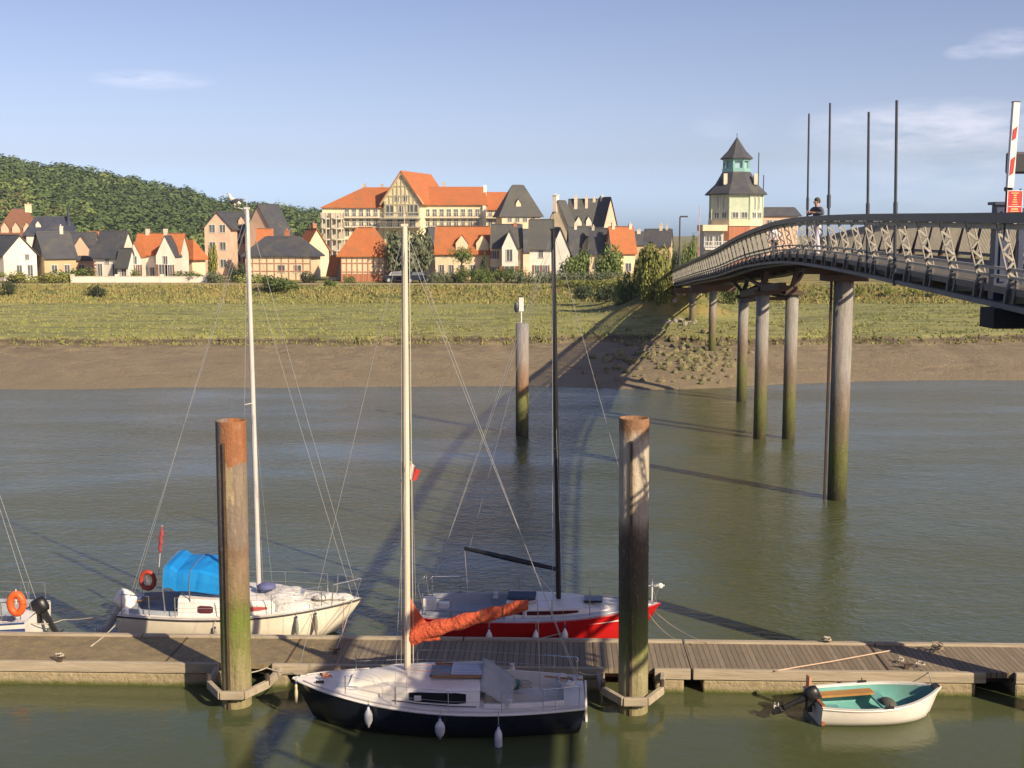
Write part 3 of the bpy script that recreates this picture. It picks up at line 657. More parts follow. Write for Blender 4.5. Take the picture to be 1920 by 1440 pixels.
b = MB(); octo(b, [(R8*1.02, TZ(424)), (R8*1.02, TZ(412))]); b.build('cornice', W_CREAM, tw)
b = MB(); octo(b, [(R8*.98, 0), (R8*.98, TZ(424))]); b.build('brick_storey', BRICK, tw)
b = MB(); octo(b, [(R8*1.16, TZ(366)), (R8*1.17, TZ(364)), (R8*.78, TZ(345)), (R8*.52, TZ(322))]); b.build('lower_roof', T_SLATE, tw)
b = MB(); octo(b, [(R8*.53, TZ(324)), (R8*.53, TZ(316))]); octo(b, [(R8*.50, TZ(303)), (R8*.52, TZ(299))])
for j in range(8):
    a = R(22.5) + j*math.pi/4; b.box((R8*.46*math.cos(a), R8*.46*math.sin(a), (TZ(318)+TZ(300))/2), (.28, .28, TZ(300)-TZ(318)))
b.build('lantern', TQ, tw)
b = MB(); octo(b, [(R8*.40, TZ(318)), (R8*.40, TZ(303))]); b.build('lantern_glass', M('lantern_glass', (.30, .48, .50), rough=.1), tw)
b = MB(); octo(b, [(R8*.60, TZ(299)), (R8*.61, TZ(297)), (R8*.34, TZ(283)), (.03, TZ(257))]); b.build('spire_roof', T_SLATE, tw)
b = MB(); b.tube([(0, 0, TZ(258)), (0, 0, TZ(250))], .05, 6); b.build('finial', METAL_D, tw)
for j in range(8):
    a = j*math.pi/4
    if math.sin(a) > .2: continue
    ra = R8 * math.cos(R(22.5))
    for (dx, z, w_, h_) in ((-.62, TZ(404), .8, .8), (.62, TZ(404), .8, .8)) + (((-.45, TZ(382), .35, 1.8), (.45, TZ(382), .35, 1.8)) if abs(math.cos(a)) > .5 else ()):
        wd = window(tw, 'F', 1, 0, 0, 0, w_, h_); 
        c_, s_ = math.cos(a), math.sin(a); wd.location = (c_*(ra+.02) - s_*dx, s_*(ra+.02) + c_*dx, z); wd.rotation_euler = (0, 0, a + R(90))
    b = MB(); rot = Matrix.Rotation(a, 3, 'Z')
    b.box(rot @ Vector((ra + .05, ra*.40, (TZ(412)+TZ(366))/2)), (.14, .22, TZ(366)-TZ(412)), rot); b.build('corner_trim', TG, tw)
for px in (1354, 1410):
    b = MB(); b.box((at(px, 400, D).x - base.x, -2.0, TZ(337)), (.5, .5, 1.5)); b.build('roof_vent', CONC, tw)
# annex at the foot of the tower
ax = thing('harbour_office', (at(1334, 440, 168).x, 168, GROUND), 'low flat-roofed cream building with a balcony at the foot of the octagonal tower', 'building')
b = MB(); b.box((0, 0, 3.3), (2.6, 4, 6.6)); b.build('wall', W_GREY, ax)
b = MB(); b.box((0, -.4, 7.0), (3.3, 5.2, .8)); b.build('roof_slab', W_CREAM, ax)
for x in (-.6, .6): window(ax, 'F', 1, 4, x, 5.3, .9, 1.3)
b = MB(); b.box((.2, -2.5, 4.2), (3.0, 1.2, .2)); [b.box((-1.2 + i*.35, -3.05, 4.7), (.06, .06, .9)) for i in range(9)]; b.box((.2, -3.05, 5.2), (3, .08, .08)); b.build('balcony', FRAME, ax)

# walls, street lamps, cars ------------------------------------------
gw_ = thing('garden_wall', (at(262, 530, 158).x, 158, GROUND), 'long low white rendered garden wall in front of the white houses', 'wall')
b = MB(); b.box((0, 0, .3), (17.2, .3, .9)); b.build('wall', W_WHITE, gw_); b = MB(); b.box((0, 0, .79), (17.3, .4, .08)); b.build('coping', CONC, gw_)
for x in (-8.6, -2.9, 2.9, 8.6):
    b = MB(); b.box((x, 0, .45), (.42, .42, 1.2)); b.build('wall_pier', W_WHITE, gw_)
def street_lamp(px, py_top, d, base, label, arm=.7):
    p = at(px, py_top, d); o = thing('street_lamp', (p.x, d, base), label, 'street lamp'); h = p.z - base
    b = MB(); b.tube([(0, 0, 0), (0, 0, h*.5), (0, 0, h)], [.12, .09, .07], 8); b.build('pole', METAL_D, o)
    b = MB(); b.box((arm*.5, 0, h + .05), (arm, .3, .16)); b.build('lamp_head', METAL_D, o); return o
street_lamp(1275, 407, 128, 3.8, 'grey street lamp with short arm beside the foot of the bridge ramp', .8)
for px, py, d, lab, r in ((1423, 286, 190, 'tall thin mast immediately right of the octagonal tower', .13), (1432, 328, 200, 'shorter thin mast behind the octagonal tower', .13), (1312, 385, 150, 'thin red and white pole left of the octagonal tower', .07), (1252, 480, 128, 'short pale post beside the street lamp at the ramp', .06)):
    p = at(px, py, d); b = MB(); b.tube([(0, 0, 0), (0, 0, p.z - GROUND)], [r, r*.6], 8); o = b.build('thin_mast' if r > .1 else 'marker_pole', METAL_D if r > .1 else M('pale_pole_paint', (.6, .5, .46), (.45, .12, .1), .8)); o.location = (p.x, d, GROUND); tag(o, lab, 'mast' if r > .1 else 'pole')
CARB = M('dark_car_paint', (.018, .022, .03), scale=2, rough=.2, metal=.3); RUB = M('tyre_rubber', (.02, .02, .02)); CHR = M('rim_metal', (.5, .5, .5), rough=.3, metal=.8); LAMPG = M('headlight_glass', (.6, .6, .6), rough=.1)
def car(px, d, label, paint, rz):
    o = thing('parked_car', (at(px, 520, d).x, d, GROUND + .02), label, 'car', rz)
    prof = [(-2.0, .35), (-2.05, .75), (-1.75, .95), (-1.3, 1.0), (-.9, 1.42), (.5, 1.45), (1.15, 1.0), (1.9, .85), (2.05, .6), (2.0, .35)]
    b = MB(); n = len(prof); ys = [(-.82, .0), (-.86, 1), (.86, 1), (.82, 0)]
    rings = []
    for yv, s in ((-.85, 1), (.85, 1)): rings.append([(x, yv * (1 - .16 * max(0, z - .95) / .5), z) for x, z in prof])
    b.loft(rings, closed=True, caps=True); b.build('body', paint, o, bevel=.06)
    b = MB()
    for s in (-1, 1): b.add([(-1.15, s*.875, 1.0), (.95, s*.875, 1.0), (.42, s*.79, 1.36), (-.82, s*.79, 1.36)], [(0,1,2,3)])
    b.build('side_windows', GLASS, o)
    for s in (-1, 1): b = MB(); b.box((2.0, s*.6, .68), (.12, .35, .16)); b.build('headlight', LAMPG, o)
    for x in (-1.3, 1.3):
        for s in (-1, 1):
            b = MB(); b.lathe((x, s*.8, .32), [(.32, -.1), (.32, .1)], 14, 'y'); w = b.build('wheel', RUB, o); b = MB(); b.lathe((x, s*.8, .32), [(.2, -.11), (.2, .11)], 10, 'y'); b.build('rim', CHR, w)
car(744, 158, 'dark car parked left of the cream mast under the big round tree', CARB, R(20)); car(779, 157, 'dark car parked right of the cream mast under the big round tree', M('dark_blue_car_paint', (.02, .028, .05), scale=2, rough=.2, metal=.3), R(35))

# ---------------------------------------------------------------- vegetation
def leafmat(n, a, b_, s=1.2):
    t = NT(n); co = t.coord('Object'); inf = t.n('ShaderNodeObjectInfo'); f = t.noise(co, s, 4, .7, .3, .7)
    col = t.mix(f, a, b_); hs = t.n('ShaderNodeHueSaturation'); t.l(col, hs.inputs['Color']); v = t.n('ShaderNodeMapRange'); t.l(inf.outputs['Random'], v.inputs['Value']); v.inputs['To Min'].default_value = .75; v.inputs['To Max'].default_value = 1.25
    t.l(v.outputs[0], hs.inputs['Value']); return t.done(hs.outputs[0], .8)
LEAF = {'green': [leafmat('leaf_green', (.10, .15, .03), (.15, .19, .045)), leafmat('leaf_deep', (.05, .08, .02), (.08, .12, .03))],
        'grey': [leafmat('leaf_greygreen', (.16, .185, .10), (.11, .135, .07)), leafmat('leaf_greydeep', (.07, .09, .045), (.1, .12, .06))],
        'olive': [leafmat('leaf_olive', (.29, .29, .06), (.19, .215, .045)), leafmat('leaf_olivedeep', (.14, .16, .035), (.18, .2, .045))],
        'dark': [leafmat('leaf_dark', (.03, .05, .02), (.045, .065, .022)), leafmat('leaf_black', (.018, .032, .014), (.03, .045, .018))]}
BARK = M('bark', (.10, .08, .055), (.15, .12, .08), 3, .9)
def crown_mesh(seed, n, kind, shape='round'):
    r_ = random.Random(seed); b = MB()
    lumps = [(Vector((r_.uniform(-.6, .6), r_.uniform(-.6, .6), r_.uniform(.2, .8))), r_.uniform(.26, .46)) for _ in range(15)]
    for i in range(n):
        c, rad = r_.choice(lumps); dv = Vector((r_.gauss(0, 1), r_.gauss(0, 1), r_.gauss(0, 1))).normalized(); q = c + dv * rad * r_.uniform(.55, 1.05)
        if q.z < .0: q.z = abs(q.z) * .5
        if shape == 'weep': q.x *= 1.0; q.z = q.z * 1.0 - .12 * (q.x**2 + q.y**2)
        if shape == 'column': q.x *= .6 * (1.15 - q.z * .5); q.y *= .6
        s = r_.uniform(.024, .055); nn = (dv + Vector((r_.uniform(-.8,.8), r_.uniform(-.8,.8), r_.uniform(-.5,.8)))).normalized()
        a1 = nn.cross(Vector((.1, .2, 1))).normalized(); b1 = nn.cross(a1); b.mat(0 if r_.random() < .7 else 1)
        b.add([q + a1*s, q + b1*s*1.3, q - a1*s, q - b1*s*1.3], [(0,1,2,3)])
    o = b.build('foliage', LEAF[kind]); me = o.data; bpy.data.objects.remove(o); return me
CR = {}
def plant(px0, px1, py_top, py_base, d, kind, label, cat='shrub', name='shrub', shape='round', trunk=0.0, base=None, group=None, n=1300, dy=None):
    key = (kind, shape, rnd.randrange(3), n)
    if key not in CR: CR[key] = crown_mesh(hash(key) % 1000 if False else sum(map(ord, kind + shape)) + key[2] * 17, n, kind, shape)
    pb = at((px0+px1)/2, py_base, d); pt = at((px0+px1)/2, py_top, d); z0 = base if base is not None else pb.z; w = (px1 - px0) * d / FPX; h = pt.z - z0
    o = thing(name, (pb.x, d, z0), label, cat, rnd.random() * 6.28, group)
    f = bpy.data.objects.new('foliage', CR[key]); COL.objects.link(f); f.parent = o
    f.location = (0, 0, h * trunk); f.scale = (w / 1.9, w / 1.9, h * (1 - trunk) / 1.12)
    b = MB(); b.tube([(0, 0, -.2), (.02*w, 0, h * max(trunk, .3)), (0, .02*w, h * (trunk + (1-trunk) * .6))], [w*.035 + .03, w*.025 + .02, .02], 6)
    for k in range(4):
        a = k * 1.6; b.tube([(0, 0, h * (trunk + .05)), (math.cos(a)*w*.3, math.sin(a)*w*.3, h * (trunk + (1-trunk)*.55))], [w*.02 + .015, .012], 5)
    b.build('trunk', BARK, o); return o
plant(718, 818, 430, 528, 161, 'grey', 'big round willow tree with drooping grey-green crown behind the cream mast', 'tree', 'willow_tree', 'weep', .1, GROUND, n=3400)
plant(842, 888, 462, 512, 164, 'green', 'small tree with round dark crown on a thin stem before the two-dormer house', 'tree', 'garden_tree', 'round', .5, GROUND)
plant(383, 416, 448, 520, 160, 'olive', 'slim upright poplar-like tree left of the white mast', 'tree', 'slender_tree', 'column', .08, GROUND, n=2000)
plant(1182, 1257, 452, 566, 118, 'olive', 'tall yellow-green shrub beside the landward end of the footbridge', 'shrub', 'tall_shrub', 'round', .0, 2.9, n=6000)
plant(1205, 1262, 490, 568, 116, 'olive', 'lower front bush at the foot of the tall yellow-green shrub', 'shrub', base=2.6, n=3400)
plant(1060, 1120, 528, 556, 133, 'dark', 'dark bush on the slope left of the ramp foot', 'shrub', base=2.9)
plant(1108, 1165, 524, 560, 129, 'dark', 'dark bush below the broad green bush', 'shrub', base=2.8)
plant(1150, 1206, 505, 570, 121, 'green', 'broad dark green bush at the left foot of the tall yellow-green shrub', 'shrub', 'shrub', base=2.9, n=2000)
plant(1276, 1308, 440, 510, 140, 'green', 'round green tree right of the street lamp at the bridge ramp', 'tree', 'garden_tree', 'round', .2, GROUND, n=2000)
plant(1250, 1280, 455, 510, 150, 'dark', 'dark tree behind the street lamp at the bridge ramp', 'tree', 'garden_tree', 'round', .1, GROUND)
plant(1046, 1116, 468, 514, 160, 'green', 'wide green garden bush right of the black mast', 'shrub', base=GROUND, n=2000)
plant(1110, 1182, 458, 518, 158, 'green', 'domed green garden bush below the bright orange roof', 'shrub', base=GROUND, n=2000)
plant(892, 920, 470, 514, 160, 'dark', 'dark conical bush at the right corner of the two-dormer house', 'shrub', shape='column', base=GROUND)
plant(640, 670, 515, 534, 156, 'green', 'small green bush at the left corner of the timber pavilion', 'shrub', base=GROUND)
plant(425, 470, 488, 532, 161, 'dark', 'dark bush immediately left of the white mast', 'shrub', base=GROUND)
plant(440, 520, 512, 536, 156, 'olive', 'olive hedge bush crossing behind the white mast', 'shrub', base=3.5)
plant(478, 562, 515, 560, 147, 'green', 'large rough bush on the dyke right of the white mast', 'shrub', base=3.1, n=2000)
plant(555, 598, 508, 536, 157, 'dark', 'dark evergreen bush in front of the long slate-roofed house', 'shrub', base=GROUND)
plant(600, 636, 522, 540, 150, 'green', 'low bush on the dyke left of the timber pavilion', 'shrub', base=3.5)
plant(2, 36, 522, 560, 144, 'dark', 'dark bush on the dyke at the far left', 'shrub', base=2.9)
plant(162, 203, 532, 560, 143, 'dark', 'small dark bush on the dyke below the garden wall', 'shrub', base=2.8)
plant(-10, 60, 508, 530, 156, 'olive', 'olive hedge before the leftmost white house', 'shrub', base=GROUND)
plant(55, 135, 510, 532, 155, 'olive', 'yellowish hedge before the tan gabled house', 'shrub', base=GROUND)
plant(95, 180, 500, 522, 160, 'green', 'green hedge before the brick and cream cottage', 'shrub', base=GROUND)
plant(244, 264, 503, 524, 160, 'green', 'small bush between the two white houses behind the garden wall', 'shrub', base=GROUND)
plant(315, 395, 508, 526, 160, 'green', 'green hedge behind the right end of the garden wall', 'shrub', base=GROUND)
plant(385, 424, 506, 534, 157, 'grey', 'grey-green bush at the right end of the garden wall', 'shrub', base=GROUND)
for i_, x in enumerate(range(800, 860, 14)): plant(x, x+24, 506, 531, 157, 'grey', ORD[i_] + ' from the left of the low grey-green reed clumps right of the parked cars', 'shrub', 'reed_clump', base=GROUND, group='reed clumps right of the cars')
for i_, x in enumerate(range(852, 970, 20)): plant(x, x+36, 500, 531, 156, 'green', ORD[i_] + ' from the left of the green hedge bushes before the two-dormer house', 'shrub', 'hedge_bush', base=GROUND, group='hedge before the two-dormer house')
for i_, x in enumerate(range(962, 1180, 22)): plant(x, x+38, 506, 534, 154, 'grey', ORD[i_] + ' from the left of the silvery hedge bushes along the dyke top', 'shrub', 'hedge_bush', base=3.5, group='silvery hedge along the dyke')
for i_, (x, w_, d_) in enumerate(((1040, 60, 148), (1085, 70, 146), (1130, 50, 140), (1255, 50, 128), (1300, 50, 128), (1345, 60, 136))): plant(x, x+w_, 522 if x < 1200 else 520, 552, d_, 'olive' if x < 1200 else 'green', ORD[i_] + ' from the left of the scrubby bushes on the dyke slope near the bridge ramp', 'shrub', 'scrub_bush', base=height((x - 960) / FPX * d_, d_) - .1, group='scrub bushes by the bridge ramp')
for i_, x in enumerate((1425, 1600, 1655, 1700, 1745, 1790)): plant(x, x+26, 536, 553, 143, 'olive', ORD[i_] + ' from the left of the small scrub bushes seen beneath the bridge', 'shrub', 'scrub_bush', base=2.9, group='scrub bushes beneath the bridge')
for i, (x, y) in enumerate(((150, 428), (250, 448), (330, 470), (350, 462), (372, 474), (560, 418), (590, 424), (1092, 480))):
    plant(x - 14, x + 18, y, 520, 205, 'dark' if i % 2 else 'green', ORD[i] + ' from the left of the tree crowns rising between the village roofs', 'tree', 'village_tree', 'round', .15, GROUND, group='trees between the village roofs')
# ---------------------------------------------------------------- footbridge
RAILZ = [(0, 9.95), (12, 10.05), (20, 10.15), (33, 10.33), (42, 10.36), (48, 10.24), (59, 9.75), (72, 8.92), (90, 7.95), (108, 6.95), (120, 6.3)]
def rail_z(d):
    d = max(0, min(119.9, d))
    for i in range(len(RAILZ) - 1):
        (a, za), (b, zb) = RAILZ[i], RAILZ[i+1]
        if a <= d <= b:
            t = (d - a) / (b - a); m0 = (zb - RAILZ[i-1][1]) / (b - RAILZ[i-1][0]) if i else (zb-za)/(b-a); m1 = (RAILZ[i+2][1] - za) / (RAILZ[i+2][0] - a) if i + 2 < len(RAILZ) else (zb-za)/(b-a)
            h = b - a; return (2*t**3-3*t**2+1)*za + (t**3-2*t**2+t)*h*m0 + (-2*t**3+3*t**2)*zb + (t**3-t**2)*h*m1
BW = 3.7; BRX, BRK = 6.72, .075
def bl(d): return BRX + BRK * d                 # left deck edge
def BP(d, off, dz): return Vector((bl(d) + off, d, rail_z(d) - 1.22 + dz))      # off across deck from left edge, dz above deck
STEEL = M('bridge_steel', (.055, .06, .06), (.10, .10, .095), 1.5, .55, bump=.05, dirt=(.12, .07, .04), dirt_amt=.5)
STEEL_L = M('galvanised_steel', (.40, .37, .31), (.26, .24, .20), 3, .5); STEEL_D = M('dark_rusty_steel', (.045, .035, .03), (.09, .055, .035), 1.2, .8, dirt=(.16, .07, .03), dirt_amt=.6)
RAILG = M('greygreen_handrail', (.06, .068, .068), (.09, .095, .09), 2, .5); SLAT = M('pale_wood_slats', (.44, .40, .31), (.35, .32, .25), 2.5, .7); SLAT2 = M('grey_metal_slats', (.36, .345, .29), (.29, .28, .235), 2.5, .7); CHORD = M('grey_violet_beam', (.15, .15, .16), (.11, .11, .115), 2, .6, dirt=(.1, .07, .05), dirt_amt=.4); DECKW = M('grey_deck_boards', (.11, .10, .08), (.075, .068, .055), 2, .9, stretch=(1, 8, 1))
NAVY = M('navy_steel', (.02, .032, .07), (.035, .05, .095), 2, .45)
br = thing('footbridge', (bl(45) + BW/2, 45, 0), 'long arched grey steel footbridge on tall piles crossing the river to the far bank', 'bridge')
def strip(name, off, dz, w, h, mat, d0=1.5, d1=119, step=2.0, parent=br):
    rings = []; d = d0
    while True:
        c = BP(d, off, dz); rings.append([c + Vector((x*w/2, 0, z*h/2)) for x, z in ((-1,-1),(1,-1),(1,1),(-1,1))])
        if d >= d1: break
        d = min(d1, d + step)
    b = MB(); b.loft(rings, closed=True, caps=True); return b.build(name, mat, parent, world_coords=True)
strip('deck', BW/2, -.04, BW - .2, .08, DECKW)
strip('edge_beam', .0, -.06, .12, .12, STEEL); strip('edge_beam', BW, -.06, .12, .12, STEEL); strip('lower_chord', -.13, -.30, .12, .09, CHORD); strip('lower_chord', BW + .13, -.30, .12, .09, CHORD)
strip('main_girder', .55, -.24, .22, .30, CHORD); strip('main_girder', BW - .55, -.24, .22, .30, CHORD)
LEAN = .26
strip('handrail', -LEAN - .04, 1.14, .17, .17, RAILG); strip('handrail', BW + LEAN + .04, 1.14, .17, .17, RAILG)
d = 2.0
while d < 118: b = MB(); b.beam(BP(d, 0, -.2), BP(d, BW, -.2), .12, .16); b.build('cross_beam', STEEL_D, br, world_coords=True); d += 3.4
# infill: fine vertical slats on both sides (dense on the right, light wires on the left)
b = MB(); d = 2.0
while d < 118.5:
    for_h = (.08, 1.02); p0, p1 = BP(d, BW + LEAN*.12, for_h[0]), BP(d, BW + LEAN*.86, for_h[1])
    b.beam(p0, p1, .105, .02, up=Vector((0, 1, 0))); d += .13
b.build('railing_slats', SLAT, br, world_coords=True)
b = MB(); d = 50.0
while d < 118.5:
    b.beam(BP(d, -LEAN*.12, .16), BP(d, -LEAN*.86, 1.0), .085, .02, up=Vector((0, 1, 0))); d += .16
b.build('railing_slats', SLAT2, br, world_coords=True)
for k, z in enumerate((.16, .3)):
    o_ = -LEAN * z / 1.3
    strip('lower_rail', o_, z, .05, .05, STEEL_L, parent=br)
strip('lower_rail', BW + .03, .14, .06, .08, STEEL); strip('upper_rail', BW + LEAN*.9, 1.02, .06, .05, STEEL_L); strip('upper_rail', -LEAN*.9, 1.0, .05, .09, STEEL_L)
def post_mesh(side):
    """lattice post leaning outwards, with a bracket below the deck edge; local origin at deck edge"""
    s = -1 if side == 'left' else 1; b = MB(); x0, x1 = s*.0, s*LEAN
    def P(u, off): return Vector((x0 + (x1-x0)*u + off, 0, .12 + .93*u))
    for off in (-.075, .075): b.beam(P(0, off), P(1, off), .022, .03, up=Vector((0, 1, 0)))
    for i in range(6):
        a, c = P(i/6, -.075 if i % 2 else .075), P((i+1)/6, .075 if i % 2 else -.075); b.beam(a, c, .042, .035, up=Vector((0, 1, 0)))
    b.beam(P(1, -s*.02), P(1, -s*.02) + Vector((-s*.02, -.5, .01)), .05, .07)
    b.mat(1)
    b.beam((s*.02, 0, .14), (s*.09, 0, -.05), .06, .09, up=Vector((0, 1, 0))); b.beam((s*.09, 0, -.02), (s*.12, 0, -.30), .06, .08, up=Vector((0, 1, 0))); b.beam((s*.05, -.28, .06), (s*.11, -.28, -.30), .05, .07, up=Vector((0, 1, 0))); b.beam((s*.06, 0, .05), (s*.04, -.28, .07), .05, .05)
    b.beam((s*.12, 0, -.29), (-s*.5, 0, -.30), .05, .07)
    return b
def rpost_mesh():
    b = MB(); b.beam((-.03, 0, .0), (LEAN, 0, 1.08), .13, .10, up=Vector((0, 1, 0))); b.beam((0, 0, 0), (.05, 0, -.25), .08, .1, up=Vector((0, 1, 0))); return b
pm = post_mesh('left').build('railing_post', [STEEL_L, STEEL]); rm_ = rpost_mesh().build('railing_post', STEEL_D); md1, md2 = pm.data, rm_.data; md3 = md1.copy(); md3.materials[0] = STEEL
bpy.data.objects.remove(pm); bpy.data.objects.remove(rm_)
d = 3.0; nL = 0; rest = MB()
while d < 118:
    o = bpy.data.objects.new('railing_post', md1 if d < 44 else md3); COL.objects.link(o); o.parent = br; o.location = BP(d, 0, 0) - br.location; nL += 1
    if nL <= 34 and d > 15:
        o = bpy.data.objects.new('railing_post', md2); COL.objects.link(o); o.parent = br; o.location = BP(d + .8, BW, 0) - br.location
    else:
        v = BP(d + .8, BW, 0); rest.beam(v, v + Vector((LEAN, 0, 1.08)), .07, .16, up=Vector((0, 1, 0)))
    d += 1.72
tag(rest.build('railing_posts_beyond', STEEL_D, br, world_coords=True), kind='stuff')
# piles
def pile_material(name, H, stops, groove=True, wob=.08, patch=None):
    t = NT(name); co = t.coord('Object'); sep = t.n('ShaderNodeSeparateXYZ'); t.l(co, sep.inputs[0])
    n1 = t.noise(t.coord('Object', (2.5, 2.5, .7)), 1.3, 6, .65, .3, .7); n2 = t.noise(t.coord('Object', (6, 6, .8)), 1.5, 6, .7, .3, .7)
    z = t.math('ADD', t.math('DIVIDE', sep.outputs['Z'], H), t.math('MULTIPLY', t.math('SUBTRACT', n1, .5), wob))
    col = t.ramp(z, stops); 
    if patch:
        zc, xc, pc = patch; zz = t.math('ADD', t.math('DIVIDE', sep.outputs['Z'], H), t.math('MULTIPLY', t.math('SUBTRACT', n1, .5), .10)); xx_ = t.math('ADD', sep.outputs['X'], t.math('MULTIPLY', t.math('SUBTRACT', n2, .5), .14))
        mk = t.math('MULTIPLY', t.math('GREATER_THAN', zz, zc), t.math('GREATER_THAN', xx_, xc)); col = t.mix(t.math('MULTIPLY', mk, .92), col, pc)
        mk2 = t.math('MULTIPLY', t.math('GREATER_THAN', t.math('ADD', zz, t.math('MULTIPLY', n2, .03)), zc - .12), t.math('LESS_THAN', t.math('ABSOLUTE', t.math('SUBTRACT', xx_, .03)), .09)); mk2 = t.math('MULTIPLY', mk2, t.math('SUBTRACT', 1, mk)); col = t.mix(t.math('MULTIPLY', mk2, .7), col, (.42, .33, .18))
    col = t.mix(t.math('MULTIPLY', n2, .5), col, (.07, .055, .035)); streak = t.noise(t.coord('Object', (14, 14, .5)), 1.6, 5, .7, .5, .72); col = t.mix(t.math('MULTIPLY', streak, .45), col, (.05, .035, .025)); 
    col = t.mix(t.math('MULTIPLY', t.noise(t.coord('Object', (9, 9, 3)), 2, 5, .7, .55, .75), .4), col, (.5, .42, .28))
    t.bump(t.math('ADD', n2, t.noise(co, 14, 5, .7)), .5, .02); return t.done(col, .8)
BPILE = pile_material('bridge_pile_steel', 9.0, [(0, (.06, .055, .02)), (.06, (.085, .10, .02)), (.2, (.13, .15, .03)), (.3, (.16, .13, .07)), (.42, (.21, .165, .13)), (.55, (.31, .30, .275)), (.9, (.31, .30, .28)), (.95, (.12, .07, .04))], wob=.12)
BPILE.name = 'bridge_pile_steel'
def bridge_pile(x, y, zb, r, top):
    b = MB(); b.lathe((0, 0, 0), [(r, zb), (r, (zb+top)/2), (r, top)], 24); o = b.build('support_pile', BPILE, br, smooth=False)
    o.data.polygons.foreach_set('use_smooth', [len(p.vertices) == 4 for p in o.data.polygons]); o.location = Vector((x, y, 0)) - Vector((br.location.x, br.location.y, 0)); return o
def pile_at(px, py, zb, w_px, off=0):
    p = onz(px, py, zb); r = w_px / 2 * p.y / FPX; return p.x, p.y, r
piers = []
for (px, py, zb, w) in ((1569, 936, 0, 36), (1424, 822, 0, 24), (1478, 822, 0, 24), (1390, 752, 0, 19), (1427, 750, 0, 18), (1335, 648, 1.5, 14), (1298, 602, 2.1, 12)):
    x, y, r = pile_at(px, py, zb, w); y2 = y; top = rail_z(y) - 1.35 - .85; 
    if py in (822, 752, 748): top -= .55
    bridge_pile(x, y, zb - 1.8, r, top); piers.append((x, y, r, top))
def frame_beam(*a, box=False):
    b = MB(); (b.box if box else b.beam)(*a); b.build('pier_beam', STEEL_D, br, world_coords=True)
x, y, r, top = piers[0]
frame_beam((x, y, top + .12), (1.5, 1.1, .24), box=True); frame_beam((x, y, top + .36), (BW*.8, .5, .22), box=True)
for (i, j) in ((1, 2), (3, 4), (1, 3), (2, 4)):
    (xa, ya, ra, ta), (xb, yb, rb, tb) = piers[i], piers[j]; frame_beam((xa, ya, ta + .15), (xb, yb, tb + .15), .5, .34); frame_beam((xa, ya, ta - .25), (xb, yb, tb - .25), .16, .16)
for i in (1, 2, 3, 4):
    xa, ya, ra, ta = piers[i]; b = MB(); b.box((xa, ya, ta + .03), (ra*3, ra*3, .16)); b.build('pile_cap', STEEL_D, br, world_coords=True)
    frame_beam((xa, ya, ta + .2), (bl(ya) + (.9 if i in (1, 3) else BW - .9), ya + .4, rail_z(ya) - 1.8), .16, .16); frame_beam((xa, ya, ta + .3), (xa + .2, ya, rail_z(ya) - 1.7), .22, .22)
(x1, y1, _, t1), (x3, y3, _, t3) = piers[1], piers[3]; frame_beam((x1, y1, t1 + .3), (x3, y3, t3 + 1.2), .14, .14); frame_beam((x1 - .4, y1 - 6, t1 + .6), (x1, y1, t1 + .25), .3, .3)
for i in (5, 6):
    xa, ya, ra, ta = piers[i]; frame_beam((xa, ya, ta + .2), (BW*.9, .5, .5), box=True)
# thin cable pipe beside the tall pile
b = MB(); x, y, r, top = piers[0]; b.tube([(x - r - .12, y, -.5), (x - r - .10, y, top + .6)], .05, 6); b.build('ladder_pipe', STEEL_D, br, world_coords=True)
# navy portal column and timber fender at the near end
b = MB(); c = at(1873, 480, 21.2); b.box((c.x, 21.2, 9.5), (.23, .23, 1.62)); b.box((c.x + .02, 21.2, 9.6), (.11, .30, 1.2)); b.box((c.x, 21.2, 10.33), (.34, .34, .05)); b.box((c.x + .33, 21.15, 9.5), (.09, .14, 1.5)); b.build('portal_column', NAVY, br, world_coords=True)
b = MB(); p = at(1850, 595, 20.4); b.box((p.x + 1.8, 20.4, 8.43), (3.6, .6, .33)); b.box((p.x + 1.9, 19.9, 8.18), (2.6, .4, .2)); b.build('fender_beam', M('black_timber', (.012, .012, .014), rough=.8), br, world_coords=True)
# boarding gate, sign and raised barrier on the near bridge end
LAMPW = M('barrier_white', (.75, .72, .68), rough=.4); REDP = M('signal_red', (.55, .03, .02), rough=.4)
dd = 20.0; p0, p1 = at(1893, 352, dd), at(1905, 192, dd)
o = thing('raised_barrier', (p0.x, dd, p0.z), 'raised white barrier arm with red patches and black counterweight at the right edge', 'barrier')
ax_ = (p1 - p0); 
b = MB(); b.beam((0, 0, 0), ax_, .1, .09, up=Vector((0, 1, 0))); b.build('arm', LAMPW, o)
b = MB(); b.beam(ax_ * 1.0, ax_ * 1.012, .11, .1, up=Vector((0, 1, 0))); b.build('end_cap', METAL_D, o)
for t0, t1 in ((.55, .72), (.14, .37)):
    b = MB(); u_ = ax_.normalized(); sx = Vector((u_.z, 0, -u_.x)); L0 = ax_.length
    q = [u_*(L0*t0) + sx*(-.035), u_*(L0*(t0+.03)) + sx*.02, u_*(L0*t1) + sx*.035, u_*(L0*(t1-.04)) + sx*(-.03)]
    b.add([v + Vector((0, -.053, 0)) for v in q] + [v + Vector((0, .053, 0)) for v in q], [(0,1,2,3), (7,6,5,4), (0,4,5,1), (2,6,7,3), (1,5,6,2), (3,7,4,0)]); b.build('red_patch', REDP, o)
b = MB(); b.box((.22, .12, .40), (.44, .24, .34)); b.beam((.0, .1, .08), (.12, .1, .3), .06, .08, up=Vector((0,1,0))); b.box((.0, .05, -.02), (.12, .12, .08)); b.build('counterweight', M('black_housing', (.012, .012, .015), rough=.5), o, bevel=.03)
